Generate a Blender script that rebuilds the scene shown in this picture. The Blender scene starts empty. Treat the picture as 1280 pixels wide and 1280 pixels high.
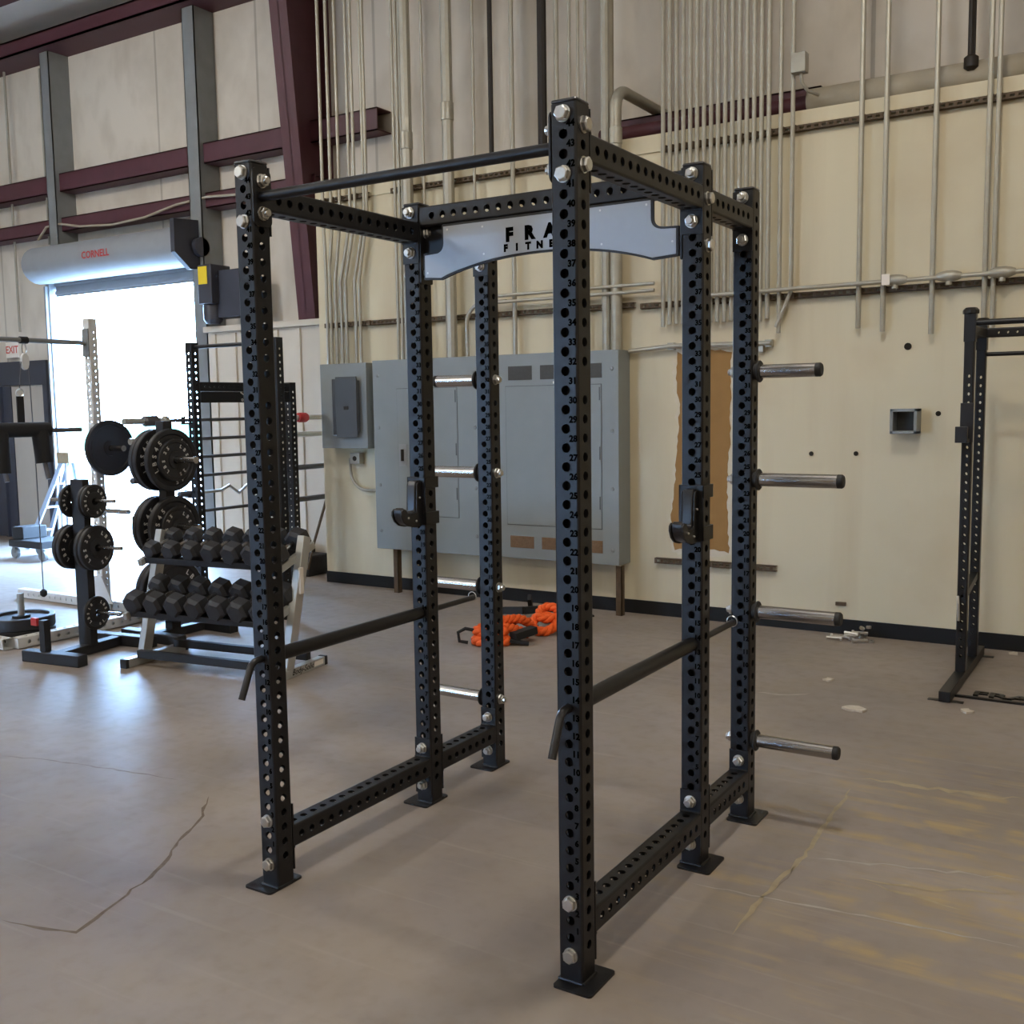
import bpy, bmesh, math, random
from mathutils import Vector, Matrix
random.seed(7)
SC = bpy.context.scene
COL = SC.collection
PI = math.pi

# ------------------------------------------------------------------ camera, world, lamps, exposure
CF = 1302.936                                   # focal length in pixels of a 1280 px wide frame
CC = Vector((1.93565, -2.47545, 1.62025))
CFW = Vector((-0.52806, 0.84317, -0.10106)); CR = Vector((0.84822, 0.52944, -0.01487)); CU = Vector((-0.04097, 0.09357, 0.99477))
cam = bpy.data.cameras.new('camera'); cam_o = bpy.data.objects.new('camera', cam); COL.objects.link(cam_o)
cam.sensor_width = 36; cam.lens = CF / 1280 * 36; cam.clip_start = 0.05; cam.clip_end = 300
M = Matrix((CR, CU, -CFW)).transposed().to_4x4(); M.translation = CC; cam_o.matrix_world = M
SC.camera = cam_o
SC.view_settings.view_transform = 'Standard'; SC.view_settings.look = 'None'
SC.view_settings.gamma = 1; SC.view_settings.use_curve_mapping = False
SC.view_settings.exposure = 0.1

def ray(u, v): return CFW + CR * ((u - 640) / CF) - CU * ((v - 640) / CF)
def on_floor(u, v, z=0.0):
    d = ray(u, v); return CC + d * ((z - CC.z) / d.z)
def on_y(u, v, y):
    d = ray(u, v); return CC + d * ((y - CC.y) / d.y)

world = bpy.data.worlds.new('sky'); SC.world = world; world.use_nodes = True
bg = world.node_tree.nodes['Background']; bg.inputs[0].default_value = (0.36, 0.60, 1.0, 1); bg.inputs[1].default_value = 62.0

def lamp(x, y, z, k, col=(1.0, 0.94, 0.84)):
    # a high-bay fixture: reflector throwing light down, glowing dome giving some to the side and up
    for kind, pw in (('AREA', 25 * k), ('POINT', 168 * k)):
        l = bpy.data.lights.new('high_bay_lamp', kind); l.energy = pw; l.color = col
        if kind == 'AREA': l.shape = 'DISK'; l.size = 0.45
        else: l.shadow_soft_size = 0.2
        o = bpy.data.objects.new('high_bay_lamp', l); COL.objects.link(o); o.location = (x, y, z if kind == 'AREA' else z + 0.05)
for x, y, z, k in ((-7.2, 0.6, 5.6, 1.3), (0.9, 0.6, 5.6, 1.0), (8.5, 0.6, 5.6, 0.55), (-7.2, -6.5, 5.8, 1.8), (0.9, -6.5, 5.8, 0.8), (8.5, -6.5, 5.8, 0.8)):
    lamp(x, y, z, k)

# ------------------------------------------------------------------ materials
MAT = {}
def nodes_of(m):
    return m.node_tree.nodes, m.node_tree.links
def mat(name, col, rough=0.5, metal=0.0, var=0.0, scale=8.0, bump=0.0, spec=0.5, rvar=0.0, bscale=None, stretch=(1, 1, 1)):
    m = bpy.data.materials.new(name); m.use_nodes = True
    n, l = nodes_of(m); b = n['Principled BSDF']
    b.inputs['Roughness'].default_value = rough; b.inputs['Metallic'].default_value = metal
    b.inputs['Specular IOR Level'].default_value = spec
    c = tuple(col) + (1,)
    b.inputs['Base Color'].default_value = c
    tc = n.new('ShaderNodeTexCoord'); mp = n.new('ShaderNodeMapping'); mp.inputs['Scale'].default_value = stretch
    l.new(tc.outputs['Object'], mp.inputs[0])
    no = n.new('ShaderNodeTexNoise'); no.inputs['Scale'].default_value = scale; no.inputs['Detail'].default_value = 5
    l.new(mp.outputs[0], no.inputs[0])
    if var > 0:
        mx = n.new('ShaderNodeMix'); mx.data_type = 'RGBA'
        mx.inputs[6].default_value = tuple(max(0, x * (1 - var)) for x in col) + (1,)
        mx.inputs[7].default_value = tuple(min(1, x * (1 + var)) for x in col) + (1,)
        l.new(no.outputs[0], mx.inputs[0]); l.new(mx.outputs[2], b.inputs['Base Color'])
    if rvar > 0:
        mr = n.new('ShaderNodeMapRange'); mr.inputs[1].default_value = 0.3; mr.inputs[2].default_value = 0.7
        mr.inputs[3].default_value = max(0.02, rough - rvar); mr.inputs[4].default_value = min(1, rough + rvar)
        l.new(no.outputs[0], mr.inputs[0]); l.new(mr.outputs[0], b.inputs['Roughness'])
    if bump > 0:
        n2 = n.new('ShaderNodeTexNoise'); n2.inputs['Scale'].default_value = bscale or scale * 6; n2.inputs['Detail'].default_value = 3
        l.new(mp.outputs[0], n2.inputs[0])
        bp = n.new('ShaderNodeBump'); bp.inputs['Strength'].default_value = bump; bp.inputs['Distance'].default_value = 0.01
        l.new(n2.outputs[0], bp.inputs['Height']); l.new(bp.outputs[0], b.inputs['Normal'])
    MAT[name] = m
    return m

mat('rack_black', (0.0055, 0.0055, 0.0065), 0.40, 0, 0.25, 30, 0.06, 0.42, 0, 900)
mat('engraving', (0.001, 0.001, 0.001), 0.9, spec=0.0)
mat('zinc', (0.62, 0.62, 0.60), 0.28, 1.0, 0.12, 60)
mat('chrome_dark', (0.42, 0.41, 0.40), 0.24, 1.0, 0.06, 12)
mat('rubber', (0.012, 0.012, 0.013), 0.65, 0, 0.3, 40)
mat('plastic_black', (0.014, 0.014, 0.016), 0.3)
mat('sign_silver', (0.34, 0.36, 0.38), 0.42, 0.35, 0.06, 25, rvar=0.05)
mat('panel_grey', (0.225, 0.245, 0.245), 0.5, 0, 0.08, 6, 0.02)
mat('panel_dark', (0.06, 0.065, 0.07), 0.5, 0, 0.1, 6)
mat('vent_dark', (0.055, 0.055, 0.05), 0.7, 0, 0.2, 40)
mat('vent_rust', (0.20, 0.125, 0.07), 0.8, 0, 0.3, 60)
mat('conduit', (0.36, 0.34, 0.28), 0.45, 0.4, 0.25, 12, rvar=0.1)
mat('conduit_dark', (0.022, 0.018, 0.015), 0.6, 0.3, 0.3, 12)
mat('strut_rust', (0.10, 0.068, 0.04), 0.7, 0.3, 0.4, 25)
mat('maroon', (0.072, 0.019, 0.026), 0.55, 0, 0.25, 6, 0.03)
mat('steel_grey', (0.22, 0.23, 0.23), 0.5, 0.3, 0.2, 6)
mat('insulation', (0.33, 0.29, 0.22), 0.8, 0, 0.3, 4, 0.2)
mat('baseboard', (0.008, 0.008, 0.008), 0.6, 0, 0.3, 9, spec=0.25)
mat('cardboard', (0.30, 0.165, 0.055), 0.9, 0, 0.12, 9)
mat('torn_paper', (0.62, 0.55, 0.42), 0.9, 0, 0.1, 30)
mat('white_paint', (0.62, 0.62, 0.60), 0.45, 0, 0.08, 12)
mat('shutter_grey', (0.27, 0.28, 0.29), 0.6, 0.1, 0.1, 6)
mat('sign_white', (0.75, 0.70, 0.62), 0.5)
mat('exit_red', (0.55, 0.05, 0.03), 0.5)
mat('yellow', (0.75, 0.55, 0.02), 0.5)
mat('plate_black', (0.012, 0.012, 0.014), 0.5, 0, 0.25, 30, 0.03)
mat('plate_text', (0.55, 0.54, 0.52), 0.5)
mat('red', (0.45, 0.03, 0.03), 0.5)
mat('orange', (0.80, 0.115, 0.015), 0.75, 0, 0.25, 40, 0.25, 0.4, 0, 220)
mat('strap_black', (0.01, 0.01, 0.011), 0.8)
mat('db_rubber', (0.018, 0.018, 0.020), 0.5, 0, 0.25, 30, 0.05)
mat('db_frame', (0.40, 0.40, 0.37), 0.4, 0.5, 0.1, 8)
mat('door_dark', (0.035, 0.037, 0.05), 0.5, 0, 0.2, 5)
mat('door_beige', (0.38, 0.33, 0.27), 0.6, 0, 0.1, 4)
mat('wainscot', (0.56, 0.50, 0.41), 0.55, 0, 0.12, 3, 0.03)
mat('hedge', (0.06, 0.16, 0.09), 0.8, 0, 0.5, 6, 0.6)
mat('pavement', (0.55, 0.54, 0.52), 0.8, 0, 0.1, 1)
mat('crack', (0.14, 0.105, 0.075), 0.9, 0, 0.4, 30)
mat('joint', (0.19, 0.155, 0.12), 0.8, 0, 0.4, 20)
mat('yellow_wear', (0.33, 0.265, 0.165), 0.6, 0, 0.35, 20)
mat('pale_wear', (0.33, 0.295, 0.25), 0.6, 0, 0.3, 20)
mat('debris', (0.52, 0.47, 0.40), 0.8, 0, 0.3, 30)
mat('rope_steel', (0.12, 0.12, 0.13), 0.4, 0.6)
mat('hole_dark', (0.012, 0.009, 0.006), 0.9)
mat('ladder_blue', (0.42, 0.50, 0.60), 0.35, 0.7)
mat('ceiling', (0.86, 0.82, 0.75), 0.8, 0, 0.1, 1.2, 0.05)

def wall_mat(name, base, grime, seam=0.0, streak=(1.2, 1.2, 0.12), top=None):
    m = bpy.data.materials.new(name); m.use_nodes = True
    n, l = nodes_of(m); b = n['Principled BSDF']; b.inputs['Roughness'].default_value = 0.62
    tc = n.new('ShaderNodeTexCoord')
    mp = n.new('ShaderNodeMapping'); mp.inputs['Scale'].default_value = streak; l.new(tc.outputs['Object'], mp.inputs[0])
    n1 = n.new('ShaderNodeTexNoise'); n1.inputs['Scale'].default_value = 3; n1.inputs['Detail'].default_value = 6; l.new(mp.outputs[0], n1.inputs[0])
    n2 = n.new('ShaderNodeTexNoise'); n2.inputs['Scale'].default_value = 1.1; n2.inputs['Detail'].default_value = 8; l.new(tc.outputs['Object'], n2.inputs[0])
    r1 = n.new('ShaderNodeMapRange'); r1.inputs[1].default_value = 0.48; r1.inputs[2].default_value = 0.78; r1.inputs[4].default_value = 0.55; l.new(n1.outputs[0], r1.inputs[0])
    r2 = n.new('ShaderNodeMapRange'); r2.inputs[1].default_value = 0.50; r2.inputs[2].default_value = 0.75; r2.inputs[4].default_value = 0.6; l.new(n2.outputs[0], r2.inputs[0])
    mx = n.new('ShaderNodeMix'); mx.data_type = 'RGBA'; mx.inputs[6].default_value = tuple(base) + (1,); mx.inputs[7].default_value = tuple(grime) + (1,)
    mxm = n.new('ShaderNodeMath'); mxm.operation = 'MAXIMUM'; l.new(r1.outputs[0], mxm.inputs[0]); l.new(r2.outputs[0], mxm.inputs[1])
    l.new(mxm.outputs[0], mx.inputs[0])
    out = mx.outputs[2]
    if seam:
        sp = n.new('ShaderNodeSeparateXYZ'); l.new(tc.outputs['Object'], sp.inputs[0])
        md = n.new('ShaderNodeMath'); md.operation = 'DIVIDE'; md.inputs[1].default_value = seam; l.new(sp.outputs[0], md.inputs[0])
        fr = n.new('ShaderNodeMath'); fr.operation = 'FRACT'; l.new(md.outputs[0], fr.inputs[0])
        lt = n.new('ShaderNodeMath'); lt.operation = 'LESS_THAN'; lt.inputs[1].default_value = 0.02; l.new(fr.outputs[0], lt.inputs[0])
        ml = n.new('ShaderNodeMath'); ml.operation = 'MULTIPLY'; ml.inputs[1].default_value = 0.45; l.new(lt.outputs[0], ml.inputs[0])
        m2 = n.new('ShaderNodeMix'); m2.data_type = 'RGBA'; m2.inputs[7].default_value = tuple(x * 0.55 for x in grime) + (1,)
        l.new(out, m2.inputs[6]); l.new(ml.outputs[0], m2.inputs[0]); out = m2.outputs[2]
    l.new(out, b.inputs['Base Color'])
    bp = n.new('ShaderNodeBump'); bp.inputs['Strength'].default_value = 0.08; bp.inputs['Distance'].default_value = 0.02
    l.new(n2.outputs[0], bp.inputs['Height']); l.new(bp.outputs[0], b.inputs['Normal'])
    MAT[name] = m
wall_mat('wall_cream', (0.61, 0.54, 0.375), (0.47, 0.37, 0.23))
wall_mat('wall_insulated', (0.62, 0.56, 0.47), (0.36, 0.30, 0.22), seam=1.55, streak=(1, 1, 0.5))
wall_mat('wall_plain', (0.62, 0.55, 0.42), (0.45, 0.37, 0.25))

def floor_mat():
    m = bpy.data.materials.new('concrete'); m.use_nodes = True
    n, l = nodes_of(m); b = n['Principled BSDF']
    tc = n.new('ShaderNodeTexCoord')
    def noise(sc, det, stretch=None, rot=0):
        src = tc.outputs['Object']
        if stretch:
            mp = n.new('ShaderNodeMapping'); mp.inputs['Scale'].default_value = stretch; mp.inputs['Rotation'].default_value = (0, 0, rot); l.new(src, mp.inputs[0]); src = mp.outputs[0]
        o = n.new('ShaderNodeTexNoise'); o.inputs['Scale'].default_value = sc; o.inputs['Detail'].default_value = det; l.new(src, o.inputs[0]); return o.outputs[0]
    def rng(s, a, c, lo, hi):
        r = n.new('ShaderNodeMapRange'); r.inputs[1].default_value = a; r.inputs[2].default_value = c; r.inputs[3].default_value = lo; r.inputs[4].default_value = hi; l.new(s, r.inputs[0]); return r.outputs[0]
    def mix(f, a, c):
        x = n.new('ShaderNodeMix'); x.data_type = 'RGBA'
        for i, s in ((0, f), (6, a), (7, c)):
            if isinstance(s, (tuple, float)): x.inputs[i].default_value = s
            else: l.new(s, x.inputs[i])
        return x.outputs[2]
    def mul(a, c):
        x = n.new('ShaderNodeMath'); x.operation = 'MULTIPLY'
        for i, s in enumerate((a, c)):
            if isinstance(s, float): x.inputs[i].default_value = s
            else: l.new(s, x.inputs[i])
        return x.outputs[0]
    big = noise(0.7, 7); fine = noise(14, 6); scr = noise(3.0, 6, (0.35, 4.0, 1), 0.25); scr2 = noise(5.0, 5, (0.25, 5.0, 1), -0.5)
    c = mix(rng(big, 0.3, 0.7, 0.0, 1.0), (0.195, 0.165, 0.148, 1), (0.345, 0.298, 0.262, 1))
    c = mix(rng(fine, 0.5, 0.85, 0.0, 0.30), c, (0.17, 0.135, 0.11, 1))
    c = mix(rng(noise(2.4, 6), 0.42, 0.7, 0.0, 0.45), c, (0.275, 0.225, 0.165, 1))
    c = mix(rng(noise(5.5, 7), 0.5, 0.75, 0.0, 0.35), c, (0.19, 0.16, 0.15, 1))
    # yellow paint scuffs on the right of the rack
    gp = n.new('ShaderNodeVectorMath'); gp.operation = 'DISTANCE'; gp.inputs[1].default_value = (1.9, 1.2, 0); l.new(tc.outputs['Object'], gp.inputs[0])
    area = rng(gp.outputs['Value'], 0.6, 1.9, 1.0, 0.0)
    c = mix(mul(mul(rng(scr, 0.46, 0.66, 0.0, 0.9), rng(noise(7, 7), 0.42, 0.6, 0.1, 1.0)), area), c, (0.42, 0.31, 0.15, 1))
    c = mix(rng(scr2, 0.60, 0.8, 0.0, 0.5), c, (0.36, 0.31, 0.26, 1))
    l.new(c, b.inputs['Base Color'])
    ro = n.new('ShaderNodeMath'); ro.operation = 'ADD'; l.new(rng(big, 0.35, 0.68, 0.40, 0.52), ro.inputs[0]); l.new(rng(fine, 0.4, 0.75, 0.0, 0.08), ro.inputs[1])
    l.new(ro.outputs[0], b.inputs['Roughness']); b.inputs['Specular IOR Level'].default_value = 0.09
    bp = n.new('ShaderNodeBump'); bp.inputs['Strength'].default_value = 0.05; bp.inputs['Distance'].default_value = 0.02
    ad = n.new('ShaderNodeMath'); ad.operation = 'ADD'; l.new(noise(2.2, 5), ad.inputs[0]); l.new(mul(fine, 0.25), ad.inputs[1])
    l.new(ad.outputs[0], bp.inputs['Height']); l.new(bp.outputs[0], b.inputs['Normal'])
    MAT['concrete'] = m
floor_mat()

# ------------------------------------------------------------------ mesh builder
class MB:
    def __init__(s): s.v = []; s.f = []; s.mi = []; s.cur = 0
    def add(s, vs, fs, T=None):
        o = len(s.v)
        for p in vs:
            p = Vector(p)
            s.v.append(T @ p if T else p)
        for f in fs: s.f.append([i + o for i in f]); s.mi.append(s.cur)
        return s
    def box(s, x0, x1, y0, y1, z0, z1, T=None):
        return s.add([(x, y, z) for x in (x0, x1) for y in (y0, y1) for z in (z0, z1)],
                     [(0, 1, 3, 2), (4, 6, 7, 5), (0, 4, 5, 1), (2, 3, 7, 6), (0, 2, 6, 4), (1, 5, 7, 3)], T)
    def cbox(s, c, d, T=None):
        return s.box(c[0] - d[0] / 2, c[0] + d[0] / 2, c[1] - d[1] / 2, c[1] + d[1] / 2, c[2] - d[2] / 2, c[2] + d[2] / 2, T)
    def bar(s, p0, p1, a, b, up=(0, 0, 1)):
        p0 = Vector(p0); p1 = Vector(p1); d = (p1 - p0); L = d.length; d.normalize()
        u = Vector(up); x = d.cross(u)
        if x.length < 1e-4: x = d.cross(Vector((1, 0, 0)))
        x.normalize(); u = x.cross(d)
        T = Matrix((x, d, u)).transposed().to_4x4(); T.translation = p0
        return s.box(-a / 2, a / 2, 0, L, -b / 2, b / 2, T)
    def tube(s, pts, r, n=12, caps=True, closed=False):
        pts = [Vector(p) for p in pts]; k = len(pts); rs = r if isinstance(r, (list, tuple)) else [r] * k
        o = len(s.v); ref = None; rings = []
        for i, p in enumerate(pts):
            if closed: t = pts[(i + 1) % k] - pts[i - 1]
            elif i == 0: t = pts[1] - pts[0]
            elif i == k - 1: t = pts[-1] - pts[-2]
            else: t = (pts[i + 1] - p).normalized() + (p - pts[i - 1]).normalized()
            t.normalize()
            if ref is None:
                ref = t.orthogonal().normalized()
            ref = (ref - t * ref.dot(t)).normalized(); bi = t.cross(ref)
            rings.append([p + (ref * math.cos(2 * PI * j / n) + bi * math.sin(2 * PI * j / n)) * rs[i] for j in range(n)])
        vs = [q for R_ in rings for q in R_]; fs = []
        for i in range(k if closed else k - 1):
            a = i * n; b2 = ((i + 1) % k) * n
            for j in range(n): fs.append((a + j, a + (j + 1) % n, b2 + (j + 1) % n, b2 + j))
        if caps and not closed:
            fs.append(tuple(range(n - 1, -1, -1))); fs.append(tuple((k - 1) * n + j for j in range(n)))
        return s.add(vs, fs)
    def lathe(s, prof, axis_o, axis_d, n=24, close=True):
        # prof: list of (radius, distance along axis)
        o = Vector(axis_o); d = Vector(axis_d).normalized(); a = d.orthogonal().normalized(); b = d.cross(a)
        vs = []; fs = []; k = len(prof)
        for r, t in prof:
            for j in range(n):
                an = 2 * PI * j / n
                vs.append(o + d * t + (a * math.cos(an) + b * math.sin(an)) * r)
        for i in range(k - 1):
            for j in range(n): fs.append((i * n + j, i * n + (j + 1) % n, (i + 1) * n + (j + 1) % n, (i + 1) * n + j))
        if close:
            fs.append(tuple(range(n - 1, -1, -1))); fs.append(tuple((k - 1) * n + j for j in range(n)))
        return s.add(vs, fs)
    def prism(s, poly, d0, d1, axis='y'):
        # poly (a, b) extruded along an axis: y -> (a, d, b), x -> (d, a, b), z -> (a, b, d)
        f = {'y': lambda a, b, d: (a, d, b), 'x': lambda a, b, d: (d, a, b), 'z': lambda a, b, d: (a, b, d)}[axis]
        k = len(poly); vs = [f(a, b, d0) for a, b in poly] + [f(a, b, d1) for a, b in poly]
        fs = [tuple(range(k)), tuple(range(2 * k - 1, k - 1, -1))] + [(i, i + k, (i + 1) % k + k, (i + 1) % k) for i in range(k)]
        return s.add(vs, fs)
    def mesh(s, name, mats, smooth=32):
        me = bpy.data.meshes.new(name); me.from_pydata([tuple(p) for p in s.v], [], s.f)
        if isinstance(mats, str): mats = [mats]
        for m in mats: me.materials.append(MAT[m])
        for p, i in zip(me.polygons, s.mi): p.material_index = i
        bm = bmesh.new(); bm.from_mesh(me); bmesh.ops.recalc_face_normals(bm, faces=bm.faces); bm.to_mesh(me); bm.free()
        if smooth:
            for p in me.polygons: p.use_smooth = True
            me.set_sharp_from_angle(angle=math.radians(smooth))
        return me
    def build(s, name, mats, parent=None, bevel=0.0, smooth=32):
        return link(name, s.mesh(name, mats, smooth), parent, bevel)

def link(name, me, parent=None, bevel=0.0):
    o = bpy.data.objects.new(name, me); COL.objects.link(o)
    if parent: o.parent = parent
    if bevel:
        b = o.modifiers.new('bevel', 'BEVEL'); b.width = bevel; b.segments = 2; b.limit_method = 'ANGLE'; b.angle_limit = math.radians(40)
    return o
def tag(o, label=None, cat=None, group=None, kind=None):
    if label: o['label'] = label
    if cat: o['category'] = cat
    if group: o['group'] = group
    if kind: o['kind'] = kind
    return o
def thing(name, label, cat, loc=(0, 0, 0), rz=0.0, group=None):
    o = bpy.data.objects.new(name, None); COL.objects.link(o); o.location = loc; o.rotation_euler = (0, 0, rz); o.empty_display_size = 0.1
    return tag(o, label, cat, group)
def struct(o):
    o['kind'] = 'structure'; return o
def dup(root, loc, label, rot=None, group=None, scale=None):
    r = root.copy(); COL.objects.link(r); r.location = loc; r['label'] = label
    if rot is not None: r.rotation_euler = rot
    if scale: r.scale = scale
    if group: r['group'] = group
    for ch in list(root.children):
        c = ch.copy(); COL.objects.link(c); c.parent = r
        for g in list(ch.children):
            d = g.copy(); COL.objects.link(d); d.parent = c
    return r
def arc(c, r, a0, a1, n, ax1, ax2):
    c = Vector(c); return [c + Vector(ax1) * (r * math.cos(a0 + (a1 - a0) * i / n)) + Vector(ax2) * (r * math.sin(a0 + (a1 - a0) * i / n)) for i in range(n + 1)]
def text_mesh(s, size, depth=0.0, bold=0.0, align='CENTER', spacing=1.0):
    cu = bpy.data.curves.new('lettering', 'FONT'); cu.body = s; cu.size = size; cu.extrude = depth; cu.offset = bold
    cu.align_x = align; cu.align_y = 'CENTER'; cu.space_character = spacing; cu.resolution_u = 2
    o = bpy.data.objects.new('lettering', cu); COL.objects.link(o)
    dg = bpy.context.evaluated_depsgraph_get(); dg.update()
    me = bpy.data.meshes.new_from_object(o.evaluated_get(dg))
    bpy.data.objects.remove(o); bpy.data.curves.remove(cu)
    return me
_glyph = {}
def glyph(s, size, depth, bold):
    k = (s, size, depth, bold)
    if k not in _glyph:
        me = text_mesh(s, size, depth, bold); _glyph[k] = ([v.co.copy() for v in me.vertices], [tuple(p.vertices) for p in me.polygons]); bpy.data.meshes.remove(me)
    return _glyph[k]
FRONT = Matrix(((1, 0, 0), (0, 0, 1), (0, 1, 0))).to_4x4()        # text plane XY -> world XZ, reading from -Y
def put_text(mb, s, size, depth, bold, T):
    vs, fs = glyph(s, size, depth, bold); mb.add(vs, fs, T)

# perforated square tube along +Z from z=0 to L.  rows: dict face -> list of hole centre heights
def perf_tube(mb, w, L, rows, hr=0.0133, rc=0.007, pitch=0.0508, T=None, wall=0.005, d=None):
    d = d or w
    for k, (nx, ny) in enumerate(((0, -1), (1, 0), (0, 1), (-1, 0))):
        fw = (w if nx == 0 else d); off = (d if nx == 0 else w) / 2
        ux, uy = -ny, nx                                            # direction along the face
        hx = fw / 2 - rc
        P = lambda u, z, dep=0.0: (ux * u + nx * (off - dep), uy * u + ny * (off - dep), z)
        vs = []; fs = []
        def quad(z0, z1):
            if z1 - z0 < 1e-5: return
            o = len(vs); vs.extend([P(-hx, z0), P(hx, z0), P(hx, z1), P(-hx, z1)]); fs.append((o, o + 1, o + 2, o + 3))
        z = 0.0
        h = min(pitch / 2, hx) * 0.999
        a = math.atan2(h, hx); angs = []
        for q0, q1 in ((0, a), (a, PI / 2), (PI / 2, PI - a), (PI - a, PI), (PI, PI + a), (PI + a, 1.5 * PI), (1.5 * PI, 2 * PI - a), (2 * PI - a, 2 * PI)):
            angs += [q0, (q0 + q1) / 2]
        for zc in sorted(rows.get(k, [])):
            quad(z, zc - h); o = len(vs); nA = len(angs)
            for t in angs:
                c, s_ = math.cos(t), math.sin(t); m = 1 / max(abs(c) / hx, abs(s_) / h)
                vs.append(P(c * m, zc + s_ * m))
            for t in angs: vs.append(P(hr * math.cos(t), zc + hr * math.sin(t)))
            for t in angs: vs.append(P(hr * math.cos(t), zc + hr * math.sin(t), wall))
            for i in range(nA):
                j = (i + 1) % nA
                fs.append((o + i, o + j, o + nA + j, o + nA + i)); fs.append((o + nA + i, o + nA + j, o + 2 * nA + j, o + 2 * nA + i))
            z = zc + h
        quad(z, L)
        mb.add(vs, fs, T)
        # rounded corner strip between this face and the next
        cx = ux * hx + nx * (off - rc); cy = uy * hx + ny * (off - rc); st = []; n = 4
        a0 = math.atan2(ny, nx)
        for i in range(n + 1):
            t = a0 + (PI / 2) * i / n
            st.append((cx + rc * math.cos(t), cy + rc * math.sin(t)))
        vs = [(x, y, zz) for zz in (0.0, L) for x, y in st]
        mb.add(vs, [(i, i + 1, n + 2 + i, n + 1 + i) for i in range(n)], T)
    mb.add([(-w / 2 + 0.004, -d / 2 + 0.004, 0.001), (w / 2 - 0.004, -d / 2 + 0.004, 0.001), (w / 2 - 0.004, d / 2 - 0.004, 0.001), (-w / 2 + 0.004, d / 2 - 0.004, 0.001)], [(0, 1, 2, 3)], T)
    return mb
def along(p, d, up=(0, 0, 1)):
    # matrix whose local +Z runs along d from p, local +Y close to `up`
    d = Vector(d).normalized(); u = Vector(up); x = u.cross(d).normalized(); y = d.cross(x)
    T = Matrix((x, y, d)).transposed().to_4x4(); T.translation = Vector(p); return T

# ------------------------------------------------------------------ setting
YB, YO = 4.83, 5.65
XL, XR, YF = -17.0, 11.0, -13.0
WALLH = 6.15
f = MB(); f.box(XL, XR, YF, YO + 0.12, -0.15, 0.0); floor_o = struct(f.build('floor', 'concrete', smooth=0))
f = MB(); f.box(-60, 40, YO + 0.12, 70, -0.2, -0.03); struct(f.build('pavement', 'pavement', smooth=0))
f = MB(); f.box(-60, 40, -60, YF, -0.2, -0.03); struct(f.build('pavement', 'pavement', smooth=0))
# outer wall with the door opening
DX0, DX1, DZ = -9.68, -7.12, 3.12
f = MB(); f.box(XL, DX0, YO, YO + 0.12, 0, WALLH); f.box(DX1, XR, YO, YO + 0.12, 0, WALLH); f.box(DX0, DX1, YO, YO + 0.12, DZ, WALLH)
struct(f.build('wall_back', 'wall_insulated', smooth=0))
f = MB(); f.box(XL - 0.12, XL, YF, YO + 0.12, 0, 9); struct(f.build('wall_left', 'wall_plain', smooth=0))
f = MB(); f.box(XR, XR + 0.12, YF, YO + 0.12, 0, 9); struct(f.build('wall_right', 'wall_plain', smooth=0))
f = MB(); f.box(XL, -9.6, YF - 0.12, YF, 0, 9); f.box(-7.2, XR, YF - 0.12, YF, 0, 9); f.box(-9.6, -7.2, YF - 0.12, YF, 2.4, 9); f.box(-9.6, -7.2, YF - 0.12, YF, 0, 0.6); struct(f.build('wall_front', 'wall_plain', smooth=0))
f = MB(); f.add([(XL, YF, 7.6), (XR, YF, 7.6), (XR, YO + 0.12, WALLH), (XL, YO + 0.12, WALLH), (XL, YF, 7.7), (XR, YF, 7.7), (XR, YO + 0.12, WALLH + 0.1), (XL, YO + 0.12, WALLH + 0.1)],
      [(0, 1, 2, 3), (4, 5, 6, 7), (0, 1, 5, 4), (1, 2, 6, 5), (2, 3, 7, 6), (3, 0, 4, 7)])
ceil_o = struct(f.build('ceiling', 'ceiling', smooth=0))
for k, y in enumerate((4.56, 1.6, -2.0, -6.0)):
    zc = 6.15 + (5.77 - y) * 0.0773; f = MB(); f.box(XL, XR, y - 0.10, y + 0.10, zc - 0.22, zc - 0.01); struct(f.build('trim_%d' % (20 + k), 'maroon'))
# furred-out inner wall with its ledge
LZ = 3.60
f = MB(); f.box(-4.70, XR, YB, YO - 0.02, 0, LZ); struct(f.build('wall_inner', 'wall_cream', smooth=0))
f = MB(); f.box(-4.70, XR, YB - 0.012, YB, 0, 0.105); struct(f.build('baseboard_back', 'baseboard'))
f = MB(); f.box(-4.66, XR, YB - 0.012, YB, LZ - 0.13, LZ - 0.10); struct(f.build('trim_1', 'wall_cream'))
# wainscot of ribbed sheet
f = MB(); xw0, xw1 = -6.72, -4.705
f.box(xw0, xw1, 5.32, YO, 0, 2.44); k = xw0 + 0.08
while k < xw1 - 0.06:
    f.box(k, k + 0.05, 5.295, 5.32, 0.02, 2.42); k += 0.30
f.box(xw0 - 0.02, xw1, 5.27, YO, 2.44, 2.50)
struct(f.build('trim_2', 'wainscot', bevel=0.004))
# girts, eave strut, frame column, door jamb columns
def cgirt(name, x0, x1, z0, z1, y0=5.44):
    g = MB(); g.box(x0, x1, y0, y0 + 0.012, z0, z1); g.box(x0, x1, y0, YO, z0, z0 + 0.012); g.box(x0, x1, y0, YO, z1 - 0.012, z1)
    struct(g.build(name, 'maroon'))
cgirt('trim_3', XL, -4.45, 4.22, 4.43); cgirt('trim_4', XL, -5.25, 3.76, 3.92); cgirt('trim_10', -2.02, -0.30, 3.76, 3.92)
f = MB(); f.box(XL, XR, 5.25, 5.27, 5.81, 5.98); f.box(XL, XR, 5.25, YO, 5.81, 5.83); f.box(XL, XR, 5.25, YO, 5.96, 5.98); struct(f.build('trim_5', 'maroon'))
f = MB()
def yf(z): return 5.06 + (5.45 - z) * (5.315 - 5.06) / (5.45 - 2.5)
zt = 6.15
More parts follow.
